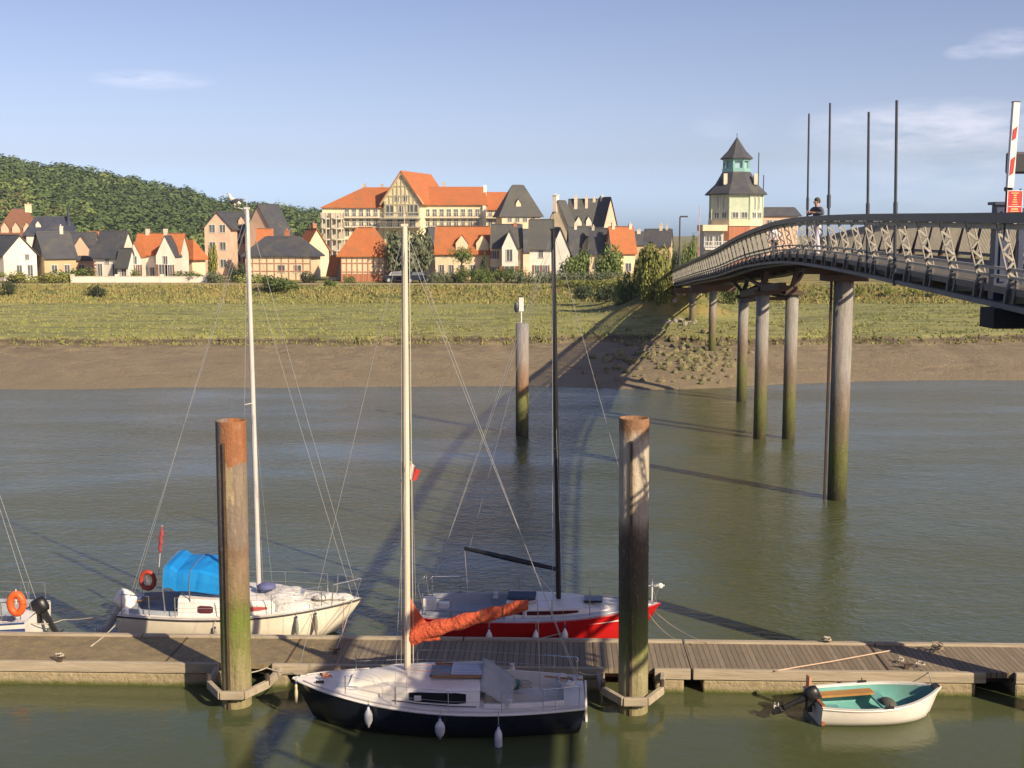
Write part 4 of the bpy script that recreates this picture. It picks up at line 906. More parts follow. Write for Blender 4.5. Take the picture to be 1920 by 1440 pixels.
o2 = at(1902, 380, 19.7); sg = thing('warning_sign', tuple(o2), 'small red rectangular sign with pale yellow bars fixed above the handrail at the right edge', 'sign')
b = MB(); b.box((0, 0, 0), (.245, .02, .385)); b.build('plate', M('sign_red', (.62, .035, .03), (.55, .03, .03), rough=.35), sg)
YEL = M('sign_pale_yellow', (.75, .58, .22), rough=.4); PKW = M('sign_white', (.75, .68, .62), rough=.4)
b = MB()
for x, z, w, h in ((0, .187, .245, .012), (0, -.187, .245, .012), (-.118, 0, .012, .36), (.118, 0, .012, .36), (0, -.062, .2, .012)): b.box((x, -.012, z), (w, .008, h))
b.build('border', PKW, sg)
b = MB()          # unreadable text block: pale bars as far as the photograph resolves them
for x, z, w, h in ((0, .15, .12, .014), (0, .115, .05, .018), (0, .08, .045, .016), (0, .045, .06, .016), (0, .01, .08, .014), (0, -.03, .09, .012), (0, -.10, .11, .02), (0, -.135, .13, .012)): b.box((x, -.0125, z), (w, .009, h))
b.build('text_bars', YEL, sg)
b = MB(); b.tube([(-.13, .03, -.6), (-.12, .03, .22)], .016, 6); b.tube([(.1, .03, -.6), (.1, .03, .22)], .016, 6); b.build('sign_post', METAL_D, sg)
# four tall slender poles standing on the left edge of the bridge
for px0, pyt, d, px_b, lab in ((1517, 213, 41.5, 1513, 'slim steel pole rising from the bridge rail, immediately left of the leaning man'), (1556.5, 193, 37.2, 1553, 'tall steel pole with thick sleeve rising from the bridge rail, right of the leaning man'),
                         (1629, 210, 31.2, 1627, 'shorter of the two poles on the right half of the bridge'), (1681.5, 188, 27.7, 1679, 'tallest pole, rightmost of the four on the bridge')):
    base_ = Vector((at(px_b, 480, d).x, d, rail_z(d) - 1.5)); top_ = at(px0, pyt, d); o = thing('tall_pole', tuple(base_), lab, 'pole', group='tall poles on the bridge')
    b = MB(); h = top_.z - base_.z; dx = top_.x - base_.x; b.tube([(0, 0, -.1), (dx*.4, 0, h*.4), (dx, 0, h)], [.042, .036, .032], 8); b.tube([(dx*.36, 0, h*.36), (dx*.44, 0, h*.44)], [.062 if px0 < 1600 and px0 > 1550 else .05]*2, 8); b.build('pole', METAL_D, o)
    b = MB(); b.box((.02, 0, .1), (.14, .1, .12)); b.box((0, 0, 1.4), (.12, .1, .07)); b.build('clamp', METAL_D, o)

# ---------------------------------------------------------------- pontoon
PA, PB = onz(0, 1283, 0), onz(1920, 1308, 0)
pdir = Vector((PB.x - PA.x, PB.y - PA.y, 0)).normalized(); pn = Vector((-pdir.y, pdir.x, 0)); PZ = .50; PW = 1.92
def PP(x, v, z):                       # x = world X along pontoon front, v = metres back from front edge
    t = (x - PA.x) / pdir.x; q = Vector((PA.x, PA.y, 0)) + pdir * t + pn * v; q.z = z; return q
def plank_material():
    t = NT('pontoon_planks'); co = t.coord('Object'); w = t.n('ShaderNodeTexWave', wave_type='BANDS', bands_direction='X'); t.l(co, w.inputs['Vector']); w.inputs['Scale'].default_value = 2.6; w.inputs['Distortion'].default_value = .15
    sep = t.n('ShaderNodeSeparateXYZ'); t.l(co, sep.inputs[0])
    cell = t.n('ShaderNodeTexWhiteNoise', noise_dimensions='1D'); t.l(t.math('FLOOR', t.math('MULTIPLY', sep.outputs['X'], 8.2)), cell.inputs['W'])
    n = t.noise(co, 2.2, 7, .7, .3, .7); col = t.mix(cell.outputs['Value'], (.17, .135, .10), (.28, .225, .165)); col = t.mix(t.math('MULTIPLY', t.noise(t.coord('Object', (8, 1, 1)), 3, 5, .7, .45, .7), .45), col, (.09, .07, .05)); 
    left = t.n('ShaderNodeMapRange'); t.l(t.math('ADD', sep.outputs['X'], t.math('MULTIPLY', n, 1.5)), left.inputs['Value']); left.inputs['From Min'].default_value = -3.6; left.inputs['From Max'].default_value = -2.2; left.inputs['To Min'].default_value = 1; left.inputs['To Max'].default_value = .25
    g = t.mix(n, (.27, .205, .11), (.15, .12, .07)); g = t.mix(t.math('MULTIPLY', t.noise(co, 4, 6, .75, .5, .68), .8), g, (.32, .26, .10)); g = t.mix(t.math('MULTIPLY', t.noise(co, 22, 4, .8, .5, .66), .55), g, (.075, .06, .04))
    col = t.mix(left.outputs[0], col, g); gap = t.math('LESS_THAN', t.math('FRACT', t.math('MULTIPLY', sep.outputs['X'], 8.2)), .13); gap = t.math('MULTIPLY', gap, t.math('SUBTRACT', 1.05, left.outputs[0], True)); col = t.mix(gap, col, (.03, .025, .02)); t.bump(t.math('SUBTRACT', n, t.math('MULTIPLY', gap, .5)), .5, .02)
    return t.done(col, .9)
PLANK = plank_material()
def float_mat():
    t = NT('pontoon_concrete'); co = t.coord('Object'); sep = t.n('ShaderNodeSeparateXYZ'); t.l(co, sep.inputs[0]); n = t.noise(co, 1.8, 7, .7, .3, .7); n2 = t.noise(co, 9, 5, .7, .3, .7)
    col = t.mix(n, (.42, .34, .20), (.30, .25, .15)); col = t.mix(t.math('MULTIPLY', n2, .35), col, (.16, .13, .08))
    z = t.n('ShaderNodeMapRange'); t.l(t.math('ADD', sep.outputs['Z'], t.math('MULTIPLY', n, .06)), z.inputs['Value']); z.inputs['From Min'].default_value = .05; z.inputs['From Max'].default_value = .15; z.inputs['To Min'].default_value = 1; z.inputs['To Max'].default_value = 0
    col = t.mix(z.outputs[0], col, (.09, .10, .02)); t.bump(t.math('ADD', n, n2), .7, .03); return t.done(col, .9)
FLOAT = float_mat(); CURB = M('weathered_timber_curb', (.42, .36, .26), (.30, .25, .18), 2, .9, stretch=(.4, 3, 3), bump=.4, dist=.02)
pont = thing('pontoon', tuple(PP(0, PW/2, 0)), 'long floating pontoon walkway with plank deck and weathered concrete floats', 'pontoon', math.atan2(pdir.y, pdir.x))
def pbox(b, x0, x1, v0, v1, z0, z1):
    q = [PP(x, v, z) for z in (z0, z1) for x, v in ((x0, v0), (x1, v0), (x1, v1), (x0, v1))]
    b.add(q, [(0,3,2,1),(4,5,6,7),(0,1,5,4),(1,2,6,5),(2,3,7,6),(3,0,4,7)])
def PX(px, py=1265): return onz(px, py, PZ).x
segs = [(-34, PX(398)), (PX(500), PX(738)), (PX(742), PX(1140)), (PX(1228), PX(1300)), (PX(1300), PX(1852)), (PX(1900), 15)]
b = MB(); pbox(b, -34, PX(1299), .12, PW - .14, PZ - .12, PZ); b.build('plank_deck', PLANK, pont, world_coords=True)
b = MB(); pbox(b, PX(1301), 15, .12, PW - .14, PZ - .12, PZ); b.build('plank_deck', PLANK, pont, world_coords=True)
b = MB()
for x0, x1 in ((-34, -16.03), (-16, -8.7), (-8.67, -1.2), (-1.17, PX(1298)), (PX(1302), 8.2), (8.23, 15)): pbox(b, x0, x1, PW - .135, PW + .02, PZ - .25, PZ + .05)
b.build('back_curb', CURB, pont, world_coords=True, bevel=.012)
b = MB()
for x0, x1 in ((-34, PX(396)), (PX(500), PX(1136)), (PX(1230), PX(1298)), (PX(1303), PX(1850)), (PX(1905), 15)):
    pbox(b, x0, x1, 0, .115, PZ - .2, PZ + .025)
b.build('front_curb', CURB, pont, world_coords=True, bevel=.012)
for x0, x1 in ((-34, -16.6), (-16, PX(398)), (PX(497), -4.9), (-4.6, -.2), (.2, 1.95), (PX(1232), PX(1286)), (PX(1322), PX(1575)), (PX(1580), PX(1832)), (PX(1905), 15)):
    b = MB(); pbox(b, x0, x1, .03, PW - .1, -.35, PZ - .215); b.build('float', FLOAT, pont, world_coords=True, bevel=.04)
b = MB(); pbox(b, -34, 15, .4, PW - .3, PZ - .3, PZ - .13); b.build('under_frame', STEEL_D, pont, world_coords=True)
for x in (-7.6, -4.95, 1.8, 8.1): b = MB(); pbox(b, x - .02, x + .02, .13, PW - .15, PZ, PZ + .012); b.build('joint_plate', STEEL_D, pont, world_coords=True)

# mooring piles
P_L = pile_material('mooring_pile_rusty', 6.0, [(0, (.33, .29, .14)), (.10, (.36, .31, .16)), (.22, (.20, .21, .05)), (.30, (.16, .22, .02)), (.36, (.17, .17, .04)), (.42, (.26, .19, .10)), (.50, (.30, .21, .12)), (.56, (.24, .145, .085)), (.60, (.22, .17, .13)), (.80, (.26, .20, .14)), (.88, (.22, .17, .13)), (.99, (.20, .15, .12))], patch=(.86, -.10, (.36, .125, .035)))
P_R = pile_material('mooring_pile_tan', 6.0, [(0, (.33, .29, .14)), (.14, (.36, .32, .17)), (.22, (.20, .22, .05)), (.30, (.12, .16, .025)), (.40, (.08, .075, .03)), (.50, (.08, .065, .045)), (.62, (.10, .075, .05)), (.66, (.26, .20, .14)), (.69, (.56, .47, .34)), (.95, (.60, .52, .39)), (.99, (.30, .15, .07))], wob=.05)  # dark middle stops paint in the footbridge's shadow; weed and tan are real
def mooring_pile(pxt, pyt, pxb, pyb, mat, label):
    g = onz(pxb, pyb - 6, 0); d = g.y; t = at(pxt, pyt, d); r = 28.7 / FPX * d; ax = Vector((t.x - g.x, 0, t.z)); H = t.z
    o = thing('mooring_pile', (g.x, d, 0), label, 'pile', group='mooring piles along the pontoon')
    b = MB(); k = ax.x / H; P = []; n = 32
    prof = [(-2.5, r), (0, r), (H*.55, r), (H*.555, r*1.015), (H*.565, r*1.015), (H*.57, r), (H - .02, r), (H, r*.985)]
    rings = [[Vector((k*z + rr*math.cos(2*math.pi*j/n), rr*math.sin(2*math.pi*j/n), z)) for j in range(n)] for z, rr in prof]
    rings.append([Vector((k*H + r*.93*math.cos(2*math.pi*j/n), r*.93*math.sin(2*math.pi*j/n), H)) for j in range(n)]); rings.append([Vector((k*H + r*.90*math.cos(2*math.pi*j/n), r*.90*math.sin(2*math.pi*j/n), H - .09)) for j in range(n)])
    b.loft(rings, closed=True, caps=True); q = b.build('pile_tube', mat, o); q.data.polygons.foreach_set('use_smooth', [len(p.vertices) == 4 for p in q.data.polygons])
    b = MB(); a = R(-105); b.beam((k*.0 + (r+.01)*math.cos(a), (r+.01)*math.sin(a), 0), (k*H*.93 + (r+.01)*math.cos(a), (r+.01)*math.sin(a), H*.93), .05, .035, up=Vector((0, 1, 0))); b.build('weld_strip', M('rusty_strip', (.10, .065, .035), (.05, .035, .02), 3, .9), o)
    return g, r, k
def yoke(g, r, k, label):
    o = thing('pile_guide', (g.x, g.y, .2), label, 'pile guide', group='pile guides on the pontoon'); b = MB(); z = .18; c = Vector((k*.3, 0, z)); R_ = r + .13
    pts = [c + Vector((-R_ - .22, 1.0, 0)), c + Vector((-R_ - .18, .15, 0)), c + Vector((-R_*.55, -R_, -.02)), c + Vector((R_*.55, -R_, -.02)), c + Vector((R_ + .18, .15, 0)), c + Vector((R_ + .3, 1.0, 0))]
    for p, q in zip(pts, pts[1:]): b.beam(p, q, .10, .17)
    b.build('frame', CURB, o, bevel=.012)
    for p in (pts[1], pts[4]): b = MB(); b.tube([p + Vector((0, 0, -.02)), p + Vector((0, 0, .22))], .05, 8); b.build('roller', STEEL_D, o)
g, r, k = mooring_pile(432.5, 788, 444.5, 1326, P_L, 'leftmost mooring pile, rust orange at its top and green with weed low down'); yoke(g, r, k, 'weathered pile guide collar around the rust-topped left pile')
g, r, k = mooring_pile(1189, 783, 1187, 1338, P_R, 'mooring pile with smooth tan top and dark shaded middle, right of the red yacht'); yoke(g, r, k, 'weathered pile guide collar around the tan-topped middle pile')
g, r, k = mooring_pile(1962, 800, 1954, 1338, P_R, 'third mooring pile just beyond the right picture edge')
# lone pile in mid river with a white marker
g = onz(979, 815, 0); t_ = at(977.5, 606, g.y); rr = 12.3 / FPX * g.y
o = thing('river_pile', (g.x, g.y, 0), 'lone grey and rust pile standing in mid river with white marker on top', 'pile')
P_M = pile_material('river_pile_steel', 5.6, [(0, (.05, .05, .02)), (.15, (.10, .11, .025)), (.32, (.15, .17, .03)), (.42, (.22, .12, .05)), (.55, (.27, .175, .12)), (.68, (.29, .25, .22)), (.99, (.29, .28, .28))], wob=.1)
b = MB(); b.lathe((0, 0, 0), [(rr, -2), (rr, t_.z), (rr*.96, t_.z)], 24); q = b.build('pile_tube', P_M, o); q.data.polygons.foreach_set('use_smooth', [len(p.vertices) == 4 for p in q.data.polygons])
s_ = g.y / FPX; b = MB(); b.tube([(-.05, 0, t_.z), (-.05, 0, t_.z + 24*s_)], .035, 8); b.build('marker_post', LAMPW, o); b = MB(); b.box((-.05, 0, t_.z + 35*s_), (9*s_, .12, 26*s_)); b.build('marker_board', LAMPW, o, bevel=.02)
b = MB(); b.ell((-.28, 0, t_.z + 30*s_), (.12, .12, .28), 8, 6); b.build('marker_lamp', METAL_D, o)
# ---------------------------------------------------------------- boats
GEL = M('white_gelcoat', (.82, .79, .74), (.74, .71, .65), 1.2, .35, dirt=(.42, .36, .26), dirt_amt=.45); GELC = M('cream_gelcoat', (.80, .75, .62), (.74, .68, .54), 1.2, .35, dirt=(.4, .32, .18), dirt_amt=.4)
NONSKID = M('grey_nonskid', (.55, .56, .57), (.45, .46, .47), 5, .8); BLACKH = M('black_blue_hull', (.008, .010, .018), (.012, .016, .03), 1.5, .16); REDH = M('red_hull', (.50, .012, .012), (.42, .01, .01), 1.2, .2)
RUBR = M('rubbing_strake', (.05, .045, .04), scale=4); WINB = M('boat_window', (.012, .012, .014), rough=.08); ALU = M('mast_aluminium', (.62, .59, .54), (.52, .49, .45), 1, .4, metal=.15); CREAMM = M('cream_mast_paint', (.66, .56, .42), (.56, .47, .35), 1, .45)
BLKM = M('black_mast', (.012, .012, .013), rough=.35); WIRE = M('rigging_wire', (.42, .42, .42), rough=.35, metal=.3); INOX = M('stainless_tube', (.5, .5, .5), rough=.25, metal=.8); FEND = M('fender_vinyl', (.66, .66, .68), (.5, .52, .56), 6, .45, dirt=(.2, .22, .25), dirt_amt=.5)
FENDB = M('fender_blue', (.02, .05, .16), rough=.4); ORSAIL = M('orange_red_canvas', (.62, .115, .045), (.48, .075, .03), 3.5, .8, bump=.8, dist=.04); BLUEC = M('bright_blue_canvas', (.0, .22, .58), (.0, .18, .50), 1.2, .7, bump=.25, dist=.02)
ROPE = M('pale_rope', (.50, .45, .36), (.38, .33, .25), 20, .9); ROPER = M('red_rope', (.45, .12, .08), (.5, .3, .2), 30, .9); TEAKW = M('teak', (.30, .17, .08), (.22, .12, .055), 3, .6); ORRING = M('orange_lifebuoy', (.80, .12, .02), (.7, .1, .02), 2, .5)
BLKC = M('black_plastic', (.014, .014, .016), rough=.4); SAILW = M('white_sailcloth', (.68, .66, .62), (.56, .54, .52), 3, .8, bump=.8, dist=.04); SOLE = M('grey_blue_cockpit', (.34, .38, .42), (.28, .31, .35), 2, .6)
class Boat:
    def __init__(s, L, Bm, fs, fb, rake=.5, tr=.74, depth=.35, rev=0):
        s.L, s.B, s.fs, s.fb, s.rake, s.tr, s.depth, s.rev = L, Bm, fs, fb, rake, tr, depth, rev
    def hb(s, t):
        if t < .42: return s.B/2 * (s.tr + (1 - s.tr) * math.sin(t/.42*math.pi/2))
        return s.B/2 * max(0, 1 - ((t - .42)/.58)**2.15)**.92
    def zs(s, t): return s.fs + (s.fb - s.fs) * t**1.8 - .05 * math.sin(math.pi * min(1, t))
    def xx(s, t, zf): return t*s.L - s.rake*(1 - zf)*t**6 + s.rev*(1 - zf)*(1 - t)**8
    def section(s, t, side):
        zt = s.zs(t); out = []
        for zf, w in ((1, 1), (.86, .992), (.6, .965), (.3, .91), (.05, .80), (-.25, .60), (-.6, .30), (-1, .02)):
            z = zt*zf if zf > 0 else s.depth*zf*(1 - .5*t); ww = w if t < .9 else w * (.35 + .65 * max(zf, 0)) ** ((t - .9) * 8)
            out.append(Vector((s.xx(t, zf), side * s.hb(t) * ww, z)))
        return out
    def hull(s, root, mat, strake=RUBR, n=30):
        b = MB(); T = [i/n for i in range(n+1)]
        for side in (-1, 1): b.loft([s.section(t, side) for t in T])
        a, c = s.section(0, -1), s.section(0, 1); k = len(a); b.add(a + c, [(i, i+1, k+i+1, k+i) for i in range(k-1)])
        h = b.build('hull', mat, root, smooth=True); 
        b = MB()
        for side in (-1, 1): b.tube([Vector((s.xx(t, 1), side*(s.hb(t) + .008), s.zs(t) - .015)) for t in T], .022, 6)
        b.build('rubbing_strake', strake, h); return h
    def stripe(s, root, mat, z0, z1, t0, t1, name='stripe', taper=False):
        b = MB(); n = 24; rings = []
        for i in range(n+1):
            t = t0 + (t1-t0)*i/n; k = (i/n if taper else 1); zt = s.zs(t); row = []
            for zf in (z1, z1 - (z1 - z0)*k):
                sec = s.section(t, -1); q = None
                zz = zt*zf
                for p, r_ in zip(sec, sec[1:]):
                    if p.z >= zz >= r_.z: u = (p.z-zz)/max(1e-6, p.z-r_.z); q = p.lerp(r_, u); break
                row.append((q or sec[0]) + Vector((0, -.006, 0)))
            rings.append(row)
        b.loft(rings); mir = [(x, -y, z) for x, y, z in b.v]; b.add(mir, b.f[:]); return b.build(name, mat, root)
    def deck(s, root, mat, c0=.05, c1=.34, cw=.27, sole=.22, n=40, solemat=None):
        b = MB(); T = sorted(set([i/n for i in range(n+1)] + [c0, c1]))
        def inn(t): return min(s.hb(t) - cw, s.B/2 - cw - .05) if c0 <= t <= c1 else 0
        for side in (-1, 1):
            for ta, tb in zip(T, T[1:]):
                mid = (ta + tb)/2; q = []
                for t in (ta, tb):
                    i_ = (min(s.hb(t) - cw, s.B/2 - cw - .05) if c0 < mid < c1 else 0); w = s.hb(t); z = s.zs(t)
                    q.append((Vector((t*s.L, side*w, z)), Vector((t*s.L, side*(w + i_)/2, z + .025*(w - i_))), Vector((t*s.L, side*i_, z + .05*(w - i_)))))
                b.add(list(q[0]) + list(q[1]), [(0, 3, 4, 1), (1, 4, 5, 2)])
        d = b.build('deck', mat, root)
        b = MB(); TT = [c0 + (c1-c0)*i/10 for i in range(11)]
        for side in (-1, 1):       # coaming, seat, footwell
            rings = []
            for t in TT:
                i_ = min(s.hb(t) - cw, s.B/2 - cw - .05); z = s.zs(t); x = t*s.L
                rings.append([Vector((x, side*(i_ + .05), z + .02)), Vector((x, side*(i_ + .04), z + .11)), Vector((x, side*(i_), z + .11)), Vector((x, side*(i_ - .03), z - .18)), Vector((x, side*(i_*.42), z - .20)), Vector((x, side*i_*.40, sole)), Vector((x, 0, sole))])
            b.loft(rings)
        for t in (c0, c1):
            i_ = min(s.hb(t) - cw, s.B/2 - cw - .05); z = s.zs(t); x = t*s.L; b.add([(x, -i_, sole), (x, i_, sole), (x, i_, z + .06), (x, -i_, z + .06)], [(0,1,2,3)])
        b.build('cockpit', solemat or SOLE, root)
        b = MB()
        for side in (-1, 1): b.tube([Vector((t*s.L, side*(s.hb(t) - .05), s.zs(t) + .03)) for t in [i/24 for i in range(24)]], .014, 5)
        b.build('toe_rail', ALU, root); return d
    def cabin(s, root, mat, c0, c1, h0, h1, inset=.28, fwd=.08, name='cabin', wmax=9):
        n = 16; rings = []; fw = lambda t: max(.08, min(s.hb(t) - inset, wmax))
        for i in range(n+1):
            t = c0 + (c1-c0)*i/n; k = i/n; h = (h0 + (h1-h0)*k) * min(1, (1-k)/fwd + .0) ** .7; h = max(h, .01); w = fw(t); z = s.zs(t)
            x = t*s.L; half = [Vector((x, w, z - .02)), Vector((x, w - .05*h/.3, z + h*.80)), Vector((x, w*.86, z + h)), Vector((x, w*.45, z + h*1.10)), Vector((x, 0, z + h*1.13))]
            rings.append([Vector((p.x, -p.y, p.z)) for p in half] + list(reversed(half[:-1])))
        b = MB(); b.loft(rings, caps=True); c = b.build(name, mat, root, bevel=.015)
        s.fw, s.c0, s.c1, s.h0, s.h1 = fw, c0, c1, h0, h1; return c
    def cab_side(s, t, zf):
        k = (t - s.c0)/(s.c1 - s.c0); h = s.h0 + (s.h1 - s.h0)*k; w = s.fw(t) - .05*h/.3*(zf/.8); return w, s.zs(t) + h*zf
    def cab_window(s, parent, t0, t1, mat=WINB, za=.22, zb=.68, name='cabin_window', both=True):
        for side in ((-1, 1) if both else (-1,)):
            b = MB(); rings = []
            for i in range(7):
                t = t0 + (t1-t0)*i/6; e = .07 if i in (0, 6) else 0; wa, z1 = s.cab_side(t, za + e); wb, z2 = s.cab_side(t, zb - e)
                rings.append([Vector((t*s.L, side*(wa + .012), z1)), Vector((t*s.L, side*(wb + .012), z2))])
            b.loft(rings); b.build(name, mat, parent)
    def rail(s, root, t0, t1, h=.5, n=5, pulpit=True, bowrail=True):
        for side in (-1, 1):
            b = MB(); P = []
            for i in range(n):
                t = t0 + (t1-t0)*i/(n-1); p = Vector((t*s.L, side*(s.hb(t) - .07), s.zs(t))); q = p + Vector((0, 0, h)); P.append(q)
                st = MB(); st.tube([p, q], .011, 6); st.build('stanchion', INOX, root)
            b.tube(P, .004, 4); b.tube([p - Vector((0, 0, h*.5)) for p in P], .004, 4); b.build('lifeline', WIRE, root)
        if pulpit:
            b = MB(); tip = Vector((s.L - .02, 0, s.zs(1) + h*.95)); 
            for side in ((-1, 1) if bowrail else ()):
                a = Vector((.88*s.L, side*(s.hb(.88) - .04), s.zs(.88))); c = a + Vector((0.05, 0, h)); b.tube([a, c], .013, 6); b.tube([c, tip], .013, 6); f = Vector((.97*s.L, side*.06, s.zs(.97))); b.tube([f, tip], .013, 6)
            if bowrail: b.build('pulpit', INOX, root)
            for side in (-1, 1):
                b = MB(); a = Vector((.02*s.L, side*(s.hb(.02) - .06), s.zs(0))); c = a + Vector((0, 0, h)); b.tube([a, c, c + Vector((-.02, -side*.25, 0))], .013, 6)
                e = Vector((.14*s.L, side*(s.hb(.14) - .06), s.zs(.14))); b.tube([e, e + Vector((0, 0, h)), c], .013, 6); b.build('pushpit', INOX, root)
def local(root, p): return root.matrix_basis.inverted() @ Vector(p)
def rig(root, bt, mt, base_z, top_w, mat, r0=.055, spreader=None, stays=('bow', 'stern'), shroud=True, wire=.005):
    a = Vector((mt*bt.L, 0, base_z)); top = local(root, top_w); b = MB(); b.tube([a, a.lerp(top, .5), top], [r0, r0*.98, r0*.8], 12); b.build('mast', mat, root, smooth=False)
    b = MB(); b.box(top + Vector((0, 0, .02)), (.14, .08, .05)); b.tube([top, top + Vector((.0, .0, .35))], .006, 5); b.build('mast_head', mat, root)
    def w(p, q, nm='stay', r=wire): m = MB(); mid = (Vector(p)+Vector(q))/2 + Vector((0, 0, -.03)); m.tube([p, mid, q], r, 4); m.build(nm, WIRE, root)
    bow = Vector((bt.L*.985, 0, bt.zs(.98) + .03)); 
    if 'bow' in stays: w(bow, top)
    if 'inner' in stays: w(bow - Vector((.16, 0, 0)), a.lerp(top, .88), 'forestay')
    if 'stern' in stays: w((.04, .2, bt.zs(0)), top); w((.04, -.2, bt.zs(0)), a.lerp(top, .97))
    sp = None
    if spreader:
        z, half = spreader; c = a.lerp(top, (z - a.z)/(top.z - a.z)); m = MB()
        for sd in (-1, 1): m.tube([c, c + Vector((-.08, sd*half, .05))], .016, 6)
        m.build('spreader', mat, root); sp = c
    if shroud:
        for sd in (-1, 1):
            ch = Vector((mt*bt.L - .1, sd*(bt.hb(mt) - .09), bt.zs(mt)))
            if sp is not None: w(ch, sp + Vector((-.08, sd*half, .05))); w(sp + Vector((-.08, sd*half, .05)), top)
            else: w(ch, top)
            w(ch + Vector((.25, 0, 0)), a.lerp(top, .5), 'shroud', wire*.8)
    return a, top
def fender(root_boat, bt, t, side, drop, label, mat=FEND, r=.085, l=.46, slack=.02):
    """a hanging fender: its own thing, in world coordinates next to the hull"""
    p = root_boat.matrix_basis @ Vector((t*bt.L, side*(bt.hb(t) + r + slack), bt.zs(t))); o = thing('boat_fender', (p.x, p.y, p.z - drop), label, 'fender', group='boat fenders')
    b = MB(); b.lathe((0, 0, 0), [(.02, -l/2 - .05), (.03, -l/2), (r*.7, -l/2 + .03), (r, -l/2 + .1), (r, l/2 - .1), (r*.7, l/2 - .03), (.03, l/2), (.02, l/2 + .05)], 14); b.build('fender_body', mat, o, smooth=True)
    b = MB(); b.lathe((0, 0, l/2 + .06), [(.025, 0), (.025, .04)], 8); b.build('fender_eye', FENDB, o)
    q = root_boat.matrix_basis @ Vector((t*bt.L, side*(bt.hb(t) - .05), bt.zs(t) + .04)); b = MB(); b.tube([(0, 0, l/2), (0, (q.y-p.y)*.2, drop*.9), Vector(q) - Vector(o.location)], .008, 5); b.build('lanyard', ROPE, o); return o
def rope(pts, label, mat=ROPE, r=.014, sag=0.0, name='mooring_rope', group=None):
    P = []
    for a, c in zip(pts, pts[1:]):
        a, c = Vector(a), Vector(c)
        for i in range(8): t = i/8; P.append(a.lerp(c, t) + Vector((0, 0, -sag*4*t*(1-t))))
    P.append(Vector(pts[-1])); b = MB(); o0 = P[0]; b.tube([p - o0 for p in P], r, 6); o = b.build(name, mat, smooth=True); o.location = o0; return tag(o, label, 'rope', group)
def coil(p, label, mat=ROPE, r=.13, name='rope_coil', n=5):
    b = MB(); P = [Vector((math.cos(a*.5)*r*(1 - .04*a/6) + rnd.uniform(-.02,.02), math.sin(a*.5)*r*.8 + rnd.uniform(-.02,.02), .02 + .004*a + rnd.uniform(0, .03))) for a in range(int(12.6*n/2))]
    b.tube(P, .014, 5); o = b.build(name, mat, smooth=True); o.location = p; return tag(o, label, 'rope')

def outboard(root, p, mat_cowl, mat_leg, tilt, sc=1.0, name='outboard_motor', parent_thing=None, scale_leg=1.0):
    """outboard clamped to the transom; local x forward, leg swung back by tilt (rad)"""
    rot = Matrix.Rotation(tilt, 3, 'Y'); P = lambda v: Vector(p) + rot @ (Vector(v) * sc)
    b = MB(); rings = []
    for z, w, l in ((.0, .11, .17), (.08, .15, .22), (.26, .15, .23), (.36, .12, .19), (.39, .05, .09)):
        rings.append([P((-.10 + l*math.cos(2*math.pi*j/12), w*math.sin(2*math.pi*j/12), z)) for j in range(12)])
    b.loft(rings, closed=True, caps=True); m = b.build(name, mat_cowl, root, smooth=True)
    b = MB(); b.loft([[P((-.10 + l*math.cos(2*math.pi*j/8), w*math.sin(2*math.pi*j/8), z)) for j in range(8)] for z, w, l in ((0, .08, .11), (-.3, .05, .08), (-.62*scale_leg, .04, .07), (-.74*scale_leg, .045, .12), (-.80*scale_leg, .03, .1), (-.98*scale_leg, .012, .06))], closed=True, caps=True)
    b.box(P((-.14, 0, -.62*scale_leg)), (.26*sc, .16*sc, .02), rot); b.build('leg', mat_leg, m, smooth=False)
    b = MB()
    for k in range(3):
        a = k*2.09; b.ell(P((-.26, .07*math.cos(a), -.80*scale_leg + .07*math.sin(a))), (.02*sc, .045*sc, .06*sc), 6, 4)
    b.ell(P((-.24, 0, -.80*scale_leg)), (.05*sc, .03*sc, .03*sc), 8, 5); b.build('propeller', ALU, m)
    b = MB(); b.box(Vector(p) + Vector((.04, 0, -.06)), (.10, .18, .30)); b.tube([P((.05, 0, .1)), P((.42, .04, .14))], .018*sc, 6); b.build('clamp_bracket', BLKC, m); return m

# --- white yacht behind the pontoon
d = 29.45; st, bw_ = at(240, 1150, d), at(679, 1130, d + .1); LW = (bw_ - st).length
wb = thing('sailing_boat', (st.x, st.y, 0), 'cream and white sailing boat with bright blue sprayhood moored behind the left pile', 'sailboat', math.atan2(bw_.y - st.y, bw_.x - st.x))
B1 = Boat(LW, 2.45, .72, .86, .62, .74); B1.hull(wb, GELC, RUBR); B1.deck(wb, GEL, .04, .25, .30, .25)
cb = B1.cabin(wb, GEL, .25, .80, .42, .22, .27, .3); B1.cab_window(cb, .335, .40, M('maroon_window', (.10, .03, .04), rough=.2)); B1.cab_window(cb, .44, .62, M('red_window_band', (.45, .09, .08), rough=.3), .3, .62, 'window_band')
b = MB(); b.box((LW*.40, 0, B1.zs(.4) + .50), (.75, .62, .05)); b.build('sliding_hatch', GEL, cb, bevel=.015)
b = MB(); b.box((LW*.72, 0, B1.zs(.72) + .26), (.42, .42, .05)); b.build('fore_hatch', M('grey_hatch', (.3, .32, .36), rough=.2), cb, bevel=.01)
a, top = rig(wb, B1, .56, B1.zs(.56) + .36, at(463, 392, 29.5), ALU, .062, (at(483, 756, 29.5).z, .62), ('bow', 'inner', 'stern'))
B1.rail(wb, .25, .84, .52, 4)
